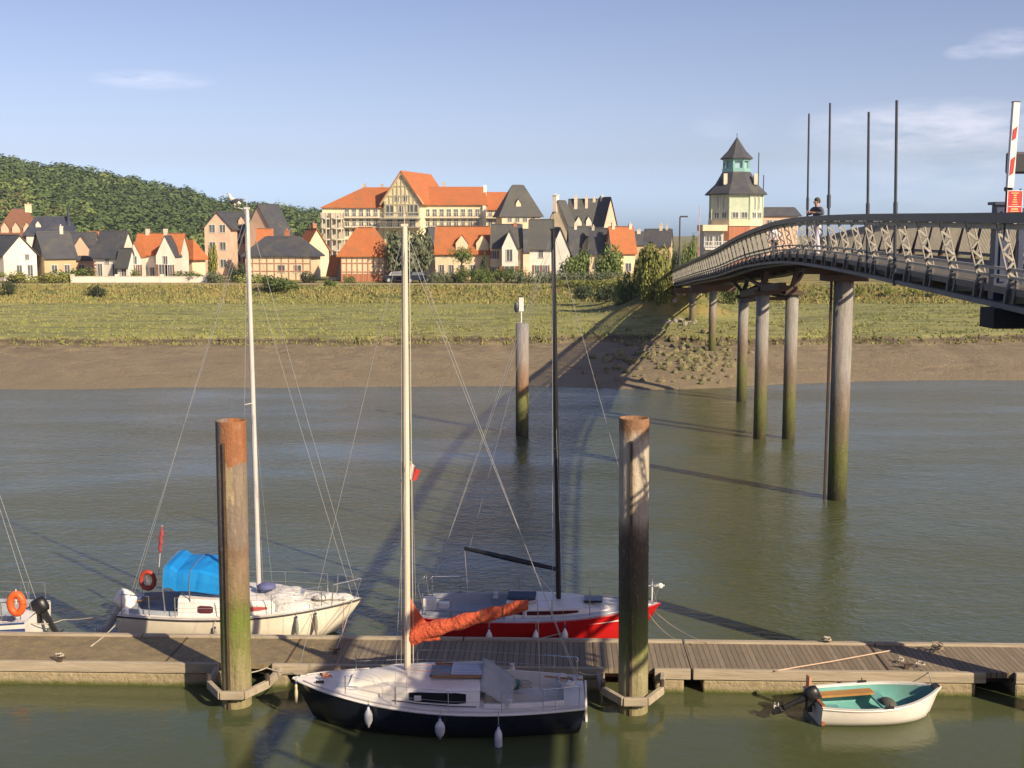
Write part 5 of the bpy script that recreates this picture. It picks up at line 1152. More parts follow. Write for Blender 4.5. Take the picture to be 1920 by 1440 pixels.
# sprayhood
rings = []; x0, x1 = local(wb, at(301, 1100, d - 1.0)).x, local(wb, at(424, 1100, d - 1.0)).x
for i in range(11):
    k = i/10; x = x0 + (x1 - x0)*k; hh = .52 - .03*math.sin(k*math.pi*2)**2 - (.2*((k - .72)/.28)**1.4 if k > .72 else 0); w = .86 - .06*k; z0 = B1.zs(.3) + .56 + .05*math.sin(k*5.2) + (.12 if k < .12 else 0); wr = .012*math.sin(i*2.3)
    rings.append([Vector((x, -w, z0)), Vector((x + .01, -w - wr, z0 + hh*.5)), Vector((x + .03, -w + .02, z0 + hh*.9)), Vector((x + .04, -w + .12, z0 + hh)), Vector((x + .05, -w*.4, z0 + hh*1.05 + wr)), Vector((x + .05, w*.4, z0 + hh*1.05 - wr)), Vector((x + .04, w - .12, z0 + hh)), Vector((x + .03, w - .02, z0 + hh*.9)), Vector((x, w, z0))])
b = MB(); b.loft(rings); sh = b.build('sprayhood', BLUEC, wb); so_ = sh.modifiers.new('solid', 'SOLIDIFY'); so_.thickness = .012
b = MB(); 
for k in (0, 4): b.tube([Vector(p) for p in rings[k]], .013, 5); b.tube([rings[k][0], (rings[k][0].x + .05, rings[k][0].y, B1.zs(.2))], .016, 5)
b.build('hood_frame', INOX, sh)
# folded white sail bag and cloth over the fore cabin
b = MB(); rings = []
for i in range(15):
    k = i/14; x = LW*(.585 + .20*k); w = (.26 + .34*math.sin(math.pi*k)**.8) ; hgt = .24*math.sin(math.pi*min(1, k*1.0 + .12))**.7; ring = []
    for j in range(11):
        aa = math.pi*j/10; nn = .07*fr(i*.5, j*.6, 2); ring.append(Vector((x + nn, -w*math.cos(aa)*1.15 - .15, B1.zs(.65) + .12 + (hgt + nn)*math.sin(aa) + (.06 if j not in (0, 10) else -.15))))
    rings.append(ring)
b.loft(rings, caps=True); b.build('folded_sail', SAILW, wb, smooth=True)
b = MB(); b.ell((LW*.60, -.22, B1.zs(.6) + .50), (.24, .22, .10), 12, 8); b.build('sail_bag', M('dusky_blue_cloth', (.12, .13, .28), (.09, .10, .22), 4, .8), wb, smooth=True)
b = MB(); rr_ = random.Random(3)
for i in range(16):
    x = LW*rr_.uniform(.78, .95); b.ell((x, rr_.uniform(-.25, .12)*(1 - (x/LW - .7)*2.6), B1.zs(.85) + .08 + rr_.uniform(0, .05)), (.22, .12, .07), 8, 6)
b.build('foresail_folds', SAILW, wb, smooth=True)
outboard(wb, (-.06, -.05, .62), GEL, M('outboard_grey', (.42, .42, .40), rough=.4), R(34), 1.15)
b = MB(); b.beam((-.02, .25, .75), (-.10, .25, -.3), .04, .22, up=Vector((0,1,0))); b.build('rudder', GEL, wb)
b = MB(); b.tube([(.2, 0, .8), (.85, -.15, .95)], .02, 6); b.build('tiller', TEAKW, wb)
p = at(277, 1088, d + .5); o = thing('horseshoe_lifebuoy', tuple(p), 'dark red lifebuoy hanging at the stern rail beside the blue sprayhood', 'lifebuoy'); b = MB(); b.tube([Vector((.17*math.cos(t), .0, .22*math.sin(t))) for t in [R(-60 + i*30) + R(90)*0 for i in range(13)]], .06, 8); b.build('ring', M('dark_red_buoy', (.38, .05, .03), rough=.5), o, smooth=True); b = MB(); b.box((0, .05, 0), (.1, .02, .5)); b.build('bracket', INOX, o)
p0, p1 = at(297, 1070, d + .5), at(304, 985, d + .5); o = thing('furled_ensign', tuple(p0), 'furled red flag on a short staff at the stern of the white yacht', 'flag'); b = MB(); b.tube([(0,0,-.1), p1 - p0], .012, 6); b.build('staff', ALU, o)
b = MB(); v = p1 - p0; b.tube([v*(.38 + .06*i) + Vector((.015*math.sin(i*2), 0, 0)) for i in range(11)], [.012, .03, .04, .045, .05, .045, .05, .045, .04, .03, .01], 7); b.build('flag_cloth', M('dull_red_cloth', (.36, .04, .04), (.3, .05, .05), 8, .9), o)

# --- red racing yacht behind the pontoon
d = 29.15; st, bw_ = at(793, 1150, d + .25), at(1237, 1130, d - .15); LR = (bw_ - st).length
rb = thing('sailing_boat', (st.x, st.y, 0), 'red sailing yacht with black mast and black boom moored behind the pontoon', 'sailboat', math.atan2(bw_.y - st.y, bw_.x - st.x))
B2 = Boat(LR, 2.3, .70, .90, .55, .80); B2.hull(rb, REDH, REDH); B2.deck(rb, NONSKID, .03, .36, .22, .2); B2.stripe(rb, GEL, .72, .80, .70, .95, 'white_stripe', True)
b = MB(); cb = B2.cabin(rb, GEL, .36, .80, .26, .14, .36, .35); B2.cab_window(cb, .40, .66, M('dark_red_window', (.08, .01, .012), rough=.15), .3, .7)
b = MB(); b.box((LR*.42, 0, B2.zs(.4) + .33), (.7, .6, .05)); b.build('sliding_hatch', M('dark_blue_cover', (.03, .05, .09), rough=.7), cb, bevel=.02)
b = MB(); b.box((LR*.72, 0, B2.zs(.7) + .20), (.45, .45, .05)); b.build('fore_hatch', WINB, cb, bevel=.01)
for u in (.3, .44):
    for v in (-.75, .75): b = MB(); b.lathe((LR*u, v, B2.zs(.3) + .04), [(.08, 0), (.06, .06), (.06, .14)], 10); b.build('winch', ALU, rb)
a, top = rig(rb, B2, .575, B2.zs(.57) + .24, at(1037, 432, 29.15), BLKM, .062, (at(1046, 840, 29.15).z, .55), ('bow', 'stern'), wire=.005)
g0, g1 = local(rb, at(1047, 1068, 29.15)), local(rb, at(871, 1028, 29.7)); b = MB(); b.tube([g0, g0.lerp(g1, .5), g1], [.05, .07, .045], 8); b.build('boom', BLKM, rb)
b = MB(); b.tube([g0.lerp(g1, .35), Vector((g0.x - .05, 0, B2.zs(.5) + .3))], .015, 5); b.tube([g1, Vector((g1.x + .15, 0, .5))], .006, 4); b.tube([g1.lerp(g0, .05), top], .004, 4); b.build('sheet', WIRE, rb)
B2.rail(rb, .40, .86, .5, 4)
b = MB(); x = LR*.965; z = B2.zs(.96); b.tube([(x, 0, z), (x + .0, 0, z + .62)], .018, 6); b.tube([(x - .28, 0, z + .43), (x + .3, 0, z + .46)], .022, 6); b.ell((x + .2, 0, z + .45), (.07, .05, .07), 8, 6); b.build('bow_fitting', GEL, rb)
b = MB(); b.tube([(.1, -.5, .7), (-.05, -.5, 1.35), (-.0, .5, 1.35), (.1, .5, .7)], .013, 6); b.build('stern_arch', INOX, rb)
b = MB(); b.box((.22, -.35, .88), (.3, .25, .3)); b.box((.55, -.2, .80), (.25, .2, .14)); b.build('stern_locker', GEL, rb, bevel=.02)

# --- black boat in front of the pontoon
st, bw_ = at(1095, 1300, 23.95), at(550, 1265, 24.1); LB = (bw_ - st).length
bb = thing('sailing_boat', (st.x, st.y, 0), 'small sailing boat with black hull and rolled orange sail in front of the pontoon', 'sailboat', math.atan2(bw_.y - st.y, bw_.x - st.x))
B3 = Boat(LB, 2.5, .60, .84, .42, .70, rev=.12); B3.hull(bb, BLACKH, GEL); B3.deck(bb, GEL, .07, .335, .26, .24, solemat=GEL)
cb = B3.cabin(bb, GEL, .35, .80, .35, .20, .34, .30); B3.cab_window(cb, .395, .585, WINB, .20, .84)
b = MB(); zz = B3.zs(.45) + .40
for s_ in (-1, 1): b.box((LB*.43, s_*.36, zz + .02), (1.0, .05, .05))
b.build('hatch_rail', TEAKW, cb)
b = MB(); b.box((LB*.40, 0, zz + .03), (.62, .64, .06)); [b.box((LB*.40, -.24 + i*.16, zz + .065), (.58, .03, .015)) for i in range(4)]; b.build('sliding_hatch', M('hatch_pale_blue', (.42, .48, .56), (.35, .4, .48), 2, .4), cb, bevel=.01)
b = MB(); b.box((LB*.49, 0, zz + .0), (.42, .56, .04)); b.build('hatch_garage', M('smoked_acrylic', (.10, .11, .13), rough=.15), cb, bevel=.01)
# raised rounded foredeck hatch
rings = []
for i in range(9):
    k = i/8; x = LB*(.60 + .20*k); w = .50 - .14*k; hgt = .22*math.sin(math.pi*(1 - k)/2)**.5 if k > .35 else .22; rings.append([Vector((x, -w*math.copysign(abs(math.cos(math.pi*j/10))**.6, math.cos(math.pi*j/10)), B3.zs(.7) + .12 + hgt*math.sin(math.pi*j/10)**.7)) for j in range(11)])
b = MB(); b.loft(rings, caps=True); b.build('raised_foredeck', GEL, cb, smooth=True)
a, top = rig(bb, B3, .605, B3.zs(.6) + .40, at(758.5, 424, 24.2), CREAMM, .068, None, ('bow', 'stern'), True, .005)
m_ = MB(); m_.tube([a + Vector((-.12, 0, .1)), top + Vector((-.09, 0, -.1))], .010, 5); m_.tube([a + Vector((.12, .05, .1)), top + Vector((.06, 0, -.1))], .004, 4); m_.build('halyard', M('halyard_cream', (.5, .45, .36)), bb)
b = MB(); c_ = local(bb, at(764, 868, 24.2)); b.box(c_, (.18, .1, .06)); b.tube([c_ + Vector((.1, 0, 0)), c_ + Vector((.12, 0, -.25)), c_ + Vector((.02, 0, -.3))], .015, 5); b.build('mast_steps', CREAMM, bb)
p = at(768, 866, 24.15); o = thing('small_pennant', tuple(p), 'small red and white pennant fluttering from the cream mast', 'flag'); b = MB(); rings = []
for i in range(8): k = i/7; rings.append([Vector((.0 + .22*k + .02*math.sin(k*6), .03*math.sin(k*7), -.04 - .16*k + .02)), Vector((-.0 + .12*k, .03*math.sin(k*7 + .5), -.36 - .02*k))])
b.loft(rings[:4]); b.mat(1); b.loft(rings[3:]); q_ = b.build('cloth', [M('pennant_white', (.62, .6, .58)), M('pennant_red', (.5, .04, .03))], o); so_ = q_.modifiers.new('solid', 'SOLIDIFY'); so_.thickness = .008
b = MB(); b.tube([(-.01, 0, .05), (0, 0, -.4)], .005, 4); b.build('hoist_line', ROPE, o)
# boom with rolled orange sail
g0, g1 = local(bb, at(764, 1190, 24.2)), local(bb, at(1008, 1127, 23.8)); b = MB(); b.tube([g0, g1], .035, 8); b.build('boom', ALU, bb)
rings = []; NR = 22
for i in range(NR):
    k = i/(NR-1); c_ = g0.lerp(g1, k*.93); r1 = .145 - .05*k + .05*math.exp(-((k - .05)/.1)**2) + .015*math.sin(k*30); rz_ = r1*1.25 + .0; ring = []
    for j in range(14):
        aa = 2*math.pi*j/14; f_ = 1 + .14*fr(i*.5, j*.45, 3)
        ring.append(c_ + Vector((0, math.cos(aa)*r1*f_, math.sin(aa)*rz_*f_ - .02)))
    rings.append(ring)
b = MB(); b.loft(rings, closed=True, caps=True)
rings = []           # the bunched luff standing against the mast
tz = local(bb, at(764, 1118, 24.2)).z
for i in range(10):
    k = i/9; z = g0.z - .10 + (tz - g0.z + .10)*k; w = .34*(1 - k)**1.2 + .06; ring = []
    for j in range(14):
        aa = 2*math.pi*j/14; f_ = 1 + .16*fr(i*.6, j*.5, 8); ring.append(Vector((g0.x - w*.85 + math.cos(aa)*w*f_ + .05, g0.y + math.sin(aa)*(.11 - .04*k)*f_, z)))
    rings.append(ring)
b.loft(rings, closed=True, caps=True); b.build('rolled_sail', ORSAIL, bb, smooth=True)
for k in (.25, .45, .62, .8): c_ = g0.lerp(g1, k*.93); b = MB(); b.tube([c_ + Vector((0, .115*math.cos(q*.628), .13*math.sin(q*.628) - .02)) for q in range(11)], .009, 4); b.build('sail_tie', TEAKW, bb)
b = MB(); b.tube([g1, Vector((g1.x - .05, 0, .62))], .008, 4); b.build('mainsheet', ROPE, bb)
B3.rail(bb, .10, .80, .42, 5, bowrail=False)
for sd in (-1, 1):
    b = MB(); b.lathe((LB*.25, sd*(B3.hb(.25) - .16), B3.zs(.25) + .10), [(.07, 0), (.05, .05), (.055, .12)], 12); b.build('winch', ALU, bb)
    b = MB(); b.box((LB*.90, sd*.22, B3.zs(.9) + .05), (.16, .03, .05)); b.build('deck_cleat', BLKC, bb)
    b = MB(); b.tube([Vector((LB*t, sd*(B3.fw(t) + .09), B3.zs(t) + .05)) for t in (.36, .45, .55, .64)], .012, 5); b.build('side_track', RUBR, bb)
b = MB(); b.tube([(LB*.605 - .1, .1, B3.zs(.6) + .41), (LB*.50, .22, B3.zs(.5) + .45), (LB*.36, .30, B3.zs(.36) + .42)], .008, 5); b.tube([(LB*.605 - .1, -.1, B3.zs(.6) + .41), (LB*.50, -.22, B3.zs(.5) + .45), (LB*.36, -.30, B3.zs(.36) + .42)], .008, 5); b.build('halyard_tail', ROPER, bb)
b = MB(); b.box((LB*.81, .25, B3.zs(.8) + .045), (.36, .30, .03)); b.build('anchor_locker_lid', NONSKID, bb)
b = MB(); b.box((LB*.16, B3.hb(.16)*.62, B3.zs(.16) - .16), (.7, .28, .03)); b.build('seat_board', NONSKID, bb)
b = MB(); b.box((LB*.40, B3.cab_side(.40, .5)[0] + .016, B3.cab_side(.56, .5)[1]), (.14, .006, .10)); b.v = [(x + LB*.155, y, z) for x, y, z in b.v]; b.build('window_sticker', LAMPW, bb)
# grey folded cover in the cockpit entrance
b = MB(); rings = []
for i in range(9):
    k = i/8; x = LB*(.35 - .11*k); rings.append([Vector((x + .05*fr(i*.7, j*.7, 1), -.75 + 1.5*j/8, B3.zs(.3) + .50 - .42*k**1.2 - .30*((j - 3)/6)**2 + .05*fr(i*.8, j*.8, 4))) for j in range(9)])
b.loft(rings); cv = b.build('cockpit_cover', M('grey_mesh_cover', (.40, .41, .40), (.30, .32, .31), 2, .8, bump=.5, dist=.03), bb, smooth=True); so_ = cv.modifiers.new('solid', 'SOLIDIFY'); so_.thickness = .012
b = MB(); b.ell((LB*.245, -.45, B3.zs(.3) - .02), (.20, .16, .12), 12, 8); b.build('green_bag', M('green_bag_cloth', (.07, .16, .12), (.1, .2, .15), 5, .8), bb, smooth=True)
b = MB(); rr_ = random.Random(5)
b.tube([Vector((LB*.06 + .16*math.cos(q*.5), .10 + .22*math.sin(q*.5), .80 + .004*q)) for q in range(26)], .03, 6); b.ell((LB*.075, -.15, .82), (.14, .16, .10), 10, 7); b.build('rope_and_ring', SAILW, bb, smooth=True)
b = MB(); b.beam((-.03, 0, .8), (-.06, 0, -.25), .04, .2, up=Vector((0,1,0))); b.build('rudder', GEL, bb)
b = MB(); b.tube([(-.0, 0, .84), (.8, .1, .95)], .018, 6); b.build('tiller', TEAKW, bb)
for (t, dr, lab, mt, r_, sl) in ((.285, .50, 'white teardrop fender hanging near the stern of the black hull', FEND, .075, .05), (.475, .28, 'white and blue fender hanging amidships on the black hull', FEND, .095, .0), (.715, .25, 'small scuffed white fender near the bow of the black hull', FEND, .08, .0)):
    fender(bb, B3, t, 1, dr, lab, mt, r_, .5 if t < .3 else .32, sl)
fender(bb, B3, .985, 1, .28, 'slim pale fender hanging from the bow tip of the black hull', M('yellowed_fender', (.6, .52, .32)), .035, .3)
for t, lab in ((.30, 'white fender below the orange boom on the red hull'), (.49, 'small white fender between the other two on the red hull'), (.607, 'tall white fender right of the black mast on the red hull')): fender(rb, B2, t, -1, .40, lab, GEL, .075, .42)
for t, lab in ((.42, 'small grey fender beside the left pile on the cream hull'), (.82, 'dark grey narrow fender nearest the bow of the cream hull'), (.745, 'long grey fender below the folded sail on the cream hull')): fender(wb, B1, t, -1, .36, lab, M('grey_fender', (.22, .22, .17)), .045 if t > .5 else .05, .4 if t > .5 else .25)

# --- white dinghy at the right
d = 24.2; st, bw_ = at(1524, 1300, d - .1), at(1763, 1290, d + .15); LD = (bw_ - st).length
dg = thing('dinghy', (st.x, st.y, 0), 'small white open dinghy with turquoise inside tied to the pontoon', 'rowing boat', math.atan2(bw_.y - st.y, bw_.x - st.x))
B4 = Boat(LD, 1.50, .42, .56, .22, .80, .14); B4.hull(dg, GEL, GEL)
TEALI = M('turquoise_interior', (.16, .42, .38), (.11, .34, .32), 2, .6, dirt=(.2, .22, .16), dirt_amt=.4)
b = MB()
for side in (-1, 1):
    rings = []
    for i in range(21):
        t = .012 + .965*i/20; sec = B4.section(t, side); k = max(.0, (B4.hb(t) - .05)/max(.01, B4.hb(t))); rings.append([Vector((min(q.x, LD*.985), q.y*k, max(q.z, .06))) for q in sec[:5]] + [Vector((sec[4].x, 0, .05))])
    b.loft(rings)
b.build('inner_shell', TEALI, dg, smooth=True)
b = MB()
for side in (-1, 1):
    b.loft([[Vector((B4.xx(t, 1), side*(B4.hb(t) + .02), B4.zs(t) + .012)), Vector((B4.xx(t, 1), side*max(0, B4.hb(t) - .055), B4.zs(t) + .012)), Vector((B4.xx(t, 1), side*max(0, B4.hb(t) - .055), B4.zs(t) - .03))] for t in [i/20 for i in range(21)]])
b.build('gunwale', GEL, dg)
b = MB(); w_ = B4.hb(0)*.92; b.box((.04, 0, .25), (.07, w_*2, .42)); b.build('transom', M('varnished_transom', (.36, .14, .07), (.28, .10, .05), 3, .5), dg)
b = MB(); b.beam((.30, .42, .30), (1.42, .42, .34), .26, .045); b.build('side_bench', M('varnished_plank', (.42, .22, .06), (.34, .17, .05), 3, .5), dg)
for c_, s_ in (((.30, -.35, .27), (.34, .5, .045)), ((1.48, 0, .26), (.24, 1.14, .05))): b = MB(); b.box(c_, s_); b.build('thwart', TEALI, dg)
b = MB(); b.ell((1.55, -.1, .26), (.17, .26, .12), 12, 8); b.build('dark_bag', M('dark_green_bag', (.06, .10, .08), (.10, .06, .05), 3, .8), dg, smooth=True)
b = MB(); b.ell((2.0 if LD > 2.3 else 1.9, -.25, .16), (.14, .14, .07), 10, 6); b.build('blue_cushion', M('blue_cushion', (.02, .05, .22), rough=.7), dg, smooth=True)
for s_ in (-1, 1):
    b = MB(); b.box((1.32, s_*(B4.hb(.5) - .01), B4.zs(.5) + .02), (.18, .05, .05)); b.tube([(1.32, s_*B4.hb(.5), B4.zs(.5)), (1.32, s_*B4.hb(.5), B4.zs(.5) + .1)], .012, 5); b.build('rowlock', BLKC, dg)
b = MB(); b.box((.96*LD, 0, B4.zs(.95) + .03), (.14, .12, .06)); b.build('bow_cleat', BLKC, dg)
b = MB(); b.beam((-.02, .22, .18), (.0, .26, .78), .05, .20, up=Vector((0,1,0))); b.build('rudder_blade', M('varnished_rudder', (.48, .17, .08), (.55, .35, .22), 4, .5), dg)
outboard(dg, (-.16, -.12, .40), BLKC, BLKC, R(66), .78)
# --- stern of a white boat at the left edge
st = at(72, 1165, 29.2)
lb = thing('motor_boat', (st.x, st.y, 0), 'white boat cut off by the left picture edge with black outboard and orange ring', 'boat', R(180))
B5 = Boat(5.4, 2.1, .62, .85, .5, .8); B5.hull(lb, GEL, M('blue_strake', (.03, .06, .2))); B5.deck(lb, GEL, .06, .4, .25, .2); B5.cabin(lb, GEL, .42, .8, .5, .3, .3, .3); B5.stripe(lb, M('blue_stripe', (.04, .07, .22)), .55, .75, .0, .95)
outboard(lb, (-.05, .0, .55), BLKC, BLKC, R(30), 1.0); a, top = rig(lb, B5, .42, 1.0, Vector((st.x - 2.3, st.y, 9)), ALU, .05, (3.2, .5), ('bow', 'stern'))
B5.rail(lb, .1, .8, .5, 4)
p = at(31, 1132, 28.1); o = thing('lifebuoy', tuple(p), 'bright orange ring lifebuoy hanging on the rail at the left edge', 'lifebuoy'); b = MB(); b.tube([Vector((.15*math.cos(t), .0, .23*math.sin(t))) for t in [i*math.pi/9 for i in range(19)]], .085, 10, caps=False); b.build('ring', ORRING, o, smooth=True); b = MB(); b.tube([(0, -.02, .0), (0, .0, .35)], .012, 5); b.build('strap', LAMPW, o)
# ropes
bowW = wb.matrix_basis @ Vector((LW*.96, 0, .9)); sternW = wb.matrix_basis @ Vector((.1, -.6, .75))
rope([bowW, onz(628, 1222, PZ + .02)], 'pale mooring line from the cream bow down to the pontoon', r=.012, sag=.1)
rope([bowW + Vector((-.2, -.1, 0)), at(640, 1215, 26.9) , bb.matrix_basis @ Vector((LB*.86, -.2, .95))], 'thin red line from the cream bow to the black boat foredeck', ROPER, .008, .05)
rope([bowW + Vector((-1.0, -.5, -.05)), onz(600, 1205, PZ + .02)], 'thin brownish line hanging from the cream foredeck', ROPER, .007, .2)
rope([onz(60, 1168, .5), onz(118, 1162, .28), sternW], 'slack pale rope from the left boat to the white yacht stern', r=.012, sag=.06)
rope([sternW + Vector((0, 0, -.1)), onz(170, 1212, PZ + .02)], 'pale rope from the white yacht stern to the pontoon', r=.014, sag=.05)
rope([rb.matrix_basis @ Vector((LR*.97, 0, .72)), onz(1330, 1206, PZ + .05)], 'upper of two pale lines from the red bow to the pontoon edge', r=.010, sag=.12)
rope([rb.matrix_basis @ Vector((LR*.95, -.1, .66)), onz(1300, 1207, PZ + .05)], 'lower of two pale lines from the red bow to the pontoon edge', r=.010, sag=.2)
rope([rb.matrix_basis @ Vector((LR*.92, -.3, .82)), rb.matrix_basis @ Vector((LR*.5, -1.25, .35))], 'pale line running diagonally across the red hull', r=.012, sag=.03)
rope([onz(1452, 1258, PZ + .03), onz(1560, 1240, PZ + .06), onz(1668, 1220, PZ + .03)], 'straight pale pink rope lying diagonally across the pontoon planks', M('pinkish_rope', (.55, .40, .28)), .016)
rope([dg.matrix_basis @ Vector((LD*.95, .1, .6)), onz(1742, 1262, PZ + .03), onz(1700, 1238, PZ + .03)], 'short line from the dinghy bow to the pontoon', r=.010, sag=.03)
rope([onz(455, 1262, PZ), onz(500, 1252, PZ + .03), onz(548, 1262, PZ + .02), bb.matrix_basis @ Vector((LB*.97, 0, .9))], 'pale mooring line from the pontoon to the black boat bow', r=.014, sag=.03)
rope([bb.matrix_basis @ Vector((.1, -.7, .75)), onz(1130, 1262, PZ + .03)], 'short rope from the black stern to the pontoon', r=.012, sag=.05)
coil(bb.matrix_basis @ Vector((LB*.88, .1, B3.zs(.88) + .06)), 'small rope coil lying on the black boat foredeck', ROPER, .10, n=4)
coil(bb.matrix_basis @ Vector((LB*.2, -.3, .52)), 'pale rope coil in the black boat cockpit', ROPE, .13, n=5)
coil(onz(1757, 1222, PZ + .04), 'tangled pile of brownish rope on the far edge of the pontoon', M('brown_rope', (.30, .24, .16)), .15, n=7)
coil(onz(1551, 1204, PZ + .06), 'small pale rope heap on the back curb left of the shadow', r=.09, n=4)
coil(onz(1725, 1250, PZ + .03), 'loose rope end beside the dinghy bow on the planks', r=.10, n=3); coil(onz(1690, 1243, PZ + .02), 'frayed pale rope scrap lying on the planks', r=.06, n=3)
coil(onz(112, 1235, PZ + .04), 'pale knotted rope on the front curb at the left', r=.09, n=4)
def cleat(px, py, label):
    p = onz(px, py, PZ + .03); o = thing('mooring_cleat', tuple(p), label, 'cleat', group='mooring cleats'); b = MB(); b.box((0, 0, .03), (.10, .06, .08)); b.tube([(-.13, 0, .09), (.13, 0, .09)], .018, 6); b.build('horn', STEEL_D, o)
cleat(1700, 1252, 'mooring cleat beside the dinghy bow rope'); cleat(112, 1240, 'mooring cleat on the left front curb'); cleat(1551, 1206, 'mooring cleat on the back curb'); cleat(628, 1224, 'mooring cleat behind the black boat bow')
# ---------------------------------------------------------------- people and birds
SKIN = M('skin', (.42, .24, .16), (.36, .2, .13), 4, .6); HAIRM = M('dark_hair', (.05, .035, .025), rough=.8)
def skin_mesh(name, verts, edges, radii, mat, parent, lvl=2):
    me = bpy.data.meshes.new(name); me.from_pydata([tuple(v) for v in verts], edges, []); o = bpy.data.objects.new(name, me); COL.objects.link(o); o.parent = parent; me.materials.append(mat)
    s = o.modifiers.new('skin', 'SKIN'); s.use_smooth_shade = True
    if not me.skin_vertices: me.attributes.new  # created by the modifier
    for i, r in enumerate(radii):
        sv = me.skin_vertices[0].data[i]; sv.radius = r if isinstance(r, tuple) else (r, r); sv.use_root = (i == 0)
    ss = o.modifiers.new('sub', 'SUBSURF'); ss.levels = lvl; ss.render_levels = lvl; return o
def person(loc, rz, label, shirt, trousers, hair=HAIRM, pose='stand', h=1.78, group=None):
    o = thing('person', loc, label, 'person', rz, group); k = h / 1.78; o.scale = (k, k, k)       # faces local -y
    if pose == 'lean': arms = [[(-.19,0,1.42), (-.38,-.02,1.28), (-.16,-.25,1.31), (-.08,-.30,1.32)], [(.19,0,1.42), (.38,-.02,1.28), (.16,-.25,1.31), (.08,-.30,1.32)]]; legs = [[(-.09,0,.92), (-.10,-.02,.50), (-.10,.03,.09), (-.11,-.11,.035)], [(.09,0,.92), (.11,-.04,.50), (.13,.02,.09), (.14,-.12,.035)]]
    elif pose == 'walk': arms = [[(-.18,0,1.42), (-.24,.10,1.14), (-.23,.0,.92), (-.23,-.05,.86)], [(.18,0,1.42), (.23,-.08,1.14), (.22,-.24,.95), (.21,-.28,.92)]]; legs = [[(-.09,0,.92), (-.09,-.14,.50), (-.09,-.20,.09), (-.09,-.33,.04)], [(.09,0,.92), (.09,.06,.50), (.09,.30,.14), (.09,.24,.04)]]
    else: arms = [[(-.18,0,1.42), (-.25,.02,1.14), (-.24,-.06,.90), (-.23,-.09,.83)], [(.18,0,1.42), (.25,.02,1.14), (.24,-.06,.90), (.23,-.09,.83)]]; legs = [[(-.09,0,.92), (-.10,-.01,.50), (-.10,.03,.09), (-.11,-.11,.035)], [(.09,0,.92), (.10,-.01,.50), (.10,.03,.09), (.11,-.11,.035)]]
    V = [(0,0,.95), (0,0,1.10), (0,.01,1.30), (0,0,1.44), (0,-.01,1.52), (0,-.02,1.60), (0,-.03,1.70)]; E = [(i, i+1) for i in range(6)]; Rr = [(.15,.10), (.13,.09), (.15,.09), (.08,.065), .05, (.075,.085), (.07,.08)]
    for a in arms:
        b0 = len(V); V += a; E += [(3, b0)] + [(b0+i, b0+i+1) for i in range(3)]; Rr += [.062, .042, .030, .034]
    for l in legs:
        b0 = len(V); V += l; E += [(0, b0)] + [(b0+i, b0+i+1) for i in range(3)]; Rr += [.085, .058, .042, .04]
    skin_mesh('body', V, E, Rr, SKIN, o)
    sV = V[0:4] + arms[0][:3] + arms[1][:3]; sE = [(0,1), (1,2), (2,3), (3,4), (4,5), (5,6), (3,7), (7,8), (8,9)]; sV[6] = tuple(Vector(sV[5]).lerp(Vector(sV[6]), .8)); sV[9] = tuple(Vector(sV[8]).lerp(Vector(sV[9]), .8))
    sV = sV + [(0, -.005, 1.50)]; skin_mesh('shirt', sV, sE + [(3, 10)], [(.17,.12), (.155,.11), (.19,.125), (.16,.115), .098, .066, .048, .098, .066, .048, (.085, .085)], shirt, o)
    tV = [(0,0,1.0)] + legs[0][:3] + legs[1][:3]; skin_mesh('trousers', tV, [(0,1), (1,2), (2,3), (0,4), (4,5), (5,6)], [(.165,.115), .11, .08, .062, .11, .08, .062], trousers, o)
    b = MB()
    for l in legs: b.ell(Vector(l[2]).lerp(Vector(l[3]), .6) + Vector((0, 0, -.01)), (.05, .13, .05), 8, 6)
    b.build('shoes', M('pale_shoes', (.5, .5, .5)), o, smooth=True)
    b = MB(); b.ell((0, .0, 1.70), (.088, .10, .10), 12, 8); b.v = [(x, y + (.03 if z < 1.70 else 0), max(z, 1.64) if y < .0 else z) for x, y, z in b.v]; b.build('hair', hair, o, smooth=True)
    b = MB()
    for s_ in (-1, 1): b.ell((s_*.032, -.112, 1.665), (.011, .008, .008), 6, 4); b.ell((s_*.085, -.02, 1.65), (.012, .025, .032), 6, 4)
    b.ell((0, -.125, 1.64), (.014, .022, .026), 6, 5); b.ell((0, -.112, 1.60), (.025, .008, .007), 6, 4); b.build('face_features', M('face_dark', (.2, .10, .07)), o, smooth=True)
    # hands: palm and five fingers each
    for a in arms:
        w = Vector(a[3]); dr = (Vector(a[3]) - Vector(a[2])).normalized(); m = MB(); m.ell(w + dr*.03, (.038, .038, .045), 8, 6); sd = Vector((1, 0, 0)) if abs(dr.x) < .8 else Vector((0, 0, 1))
        for f in range(4): q = w + dr*.06 + sd*((f - 1.5)*.018); m.tube([q, q + dr*(.04 - .004*abs(f-1.5)) , q + dr*.06 + Vector((0, -.012, -.02))], [.009, .008, .006], 5)
        q = w + dr*.01 - sd*.035; m.tube([q, q + dr*.03 - sd*.02, q + dr*.055 - sd*.015], [.011, .009, .007], 5); m.build('hand', SKIN, o, smooth=True)
    return o
GREYS = M('dark_grey_shirt', (.06, .06, .075), (.10, .10, .12), 3, .9); WT = M('pale_lilac_trousers', (.56, .55, .62), (.48, .47, .54), 3, .9); WSH = M('white_shirt', (.6, .58, .58), scale=3); DKT = M('dark_trousers', (.05, .05, .06)); BRS = M('brown_shirt', (.2, .13, .09))
def on_bridge(px, d, off): return (at(px, 480, d).x, d, rail_z(d) - 1.22)
d = 41.0; x = bl(d) + .30; person((x - .0, d, rail_z(d) - 1.215), R(-70), 'man in dark grey shirt and pale trousers leaning with both arms on the bridge handrail', GREYS, WT, pose='lean', h=1.86)
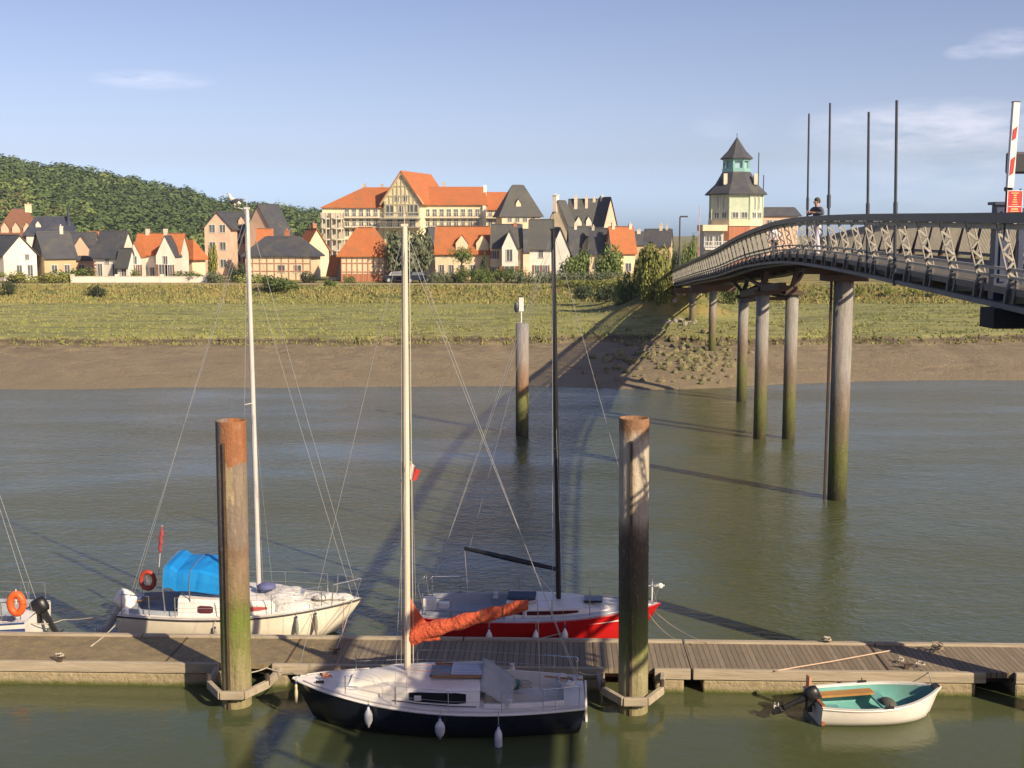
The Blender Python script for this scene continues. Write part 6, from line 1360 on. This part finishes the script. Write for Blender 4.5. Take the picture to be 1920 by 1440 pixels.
person(on_bridge(1451, 57, 0), R(15), 'person with dark hair and white shirt walking down the bridge ramp', WSH, DKT, pose='walk', h=1.66)
person(on_bridge(1425, 72, 0), R(30), 'small distant walker in dark clothes, nearer the white-shirted one on the bridge', DKT, DKT, pose='walk', h=1.72)
person(on_bridge(1413, 76, 0), R(-150), 'small distant walker in brown shirt, farthest left on the bridge', BRS, DKT, pose='walk', h=1.68)
# gull on the wind vane arm of the white mast
p = at(440, 386, 29.45); g = thing('seagull', tuple(p), 'white gull with grey wings perched beside the top of the white mast', 'bird', R(150)); gb = MB()
W_ = M('gull_white', (.72, .68, .55)); G_ = M('gull_grey', (.12, .12, .13))
skin_mesh('body', [(0,0,.10), (.10,0,.16), (.15,0,.24), (.17,0,.29), (-.12,0,.07), (-.20,0,.04)], [(0,1), (1,2), (2,3), (0,4), (4,5)], [(.075,.07), (.06,.055), .035, .035, .045, .015], W_, g)
for s_ in (-1, 1): gb.ell((-.06, s_*.06, .11), (.17, .022, .05), 10, 6, Matrix.Rotation(R(14), 3, 'Y'))
gb.build('wings', G_, g, smooth=True); b = MB(); b.lathe((.20, 0, .285), [(.014, 0), (.002, .06)], 6, 'x'); b.build('beak', M('beak_yellow', (.6, .4, .05)), g)
b = MB(); [b.tube([(0, s_*.03, .05), (.01, s_*.03, -.02)], .006, 5) for s_ in (-1, 1)]; b.build('legs', M('beak_yellow', (.6, .4, .05)), g)
b = MB(); q = at(463, 394, 29.5); o_ = local(wb, p + Vector((-.02, 0, -.02))); b.tube([o_, local(wb, q)], .012, 5); b.build('wind_vane_arm', ALU, wb)
# ---------------------------------------------------------------- evening haze
hz = MB(); hz.box((0, 700, 34), (2600, 1460, 78))
def haze_mat():
    m = bpy.data.materials.new('thin_air_haze'); m.use_nodes = True; t = m.node_tree; t.nodes.clear(); o = t.nodes.new('ShaderNodeOutputMaterial'); v = t.nodes.new('ShaderNodeVolumePrincipled')
    v.inputs['Color'].default_value = (.62, .78, 1, 1); v.inputs['Density'].default_value = .00015; v.inputs['Anisotropy'].default_value = .2; t.links.new(v.outputs[0], o.inputs['Volume']); return m
if USE_HAZE: tag(hz.build('haze', haze_mat()), 'thin evening haze over the river and the hill', kind='stuff')
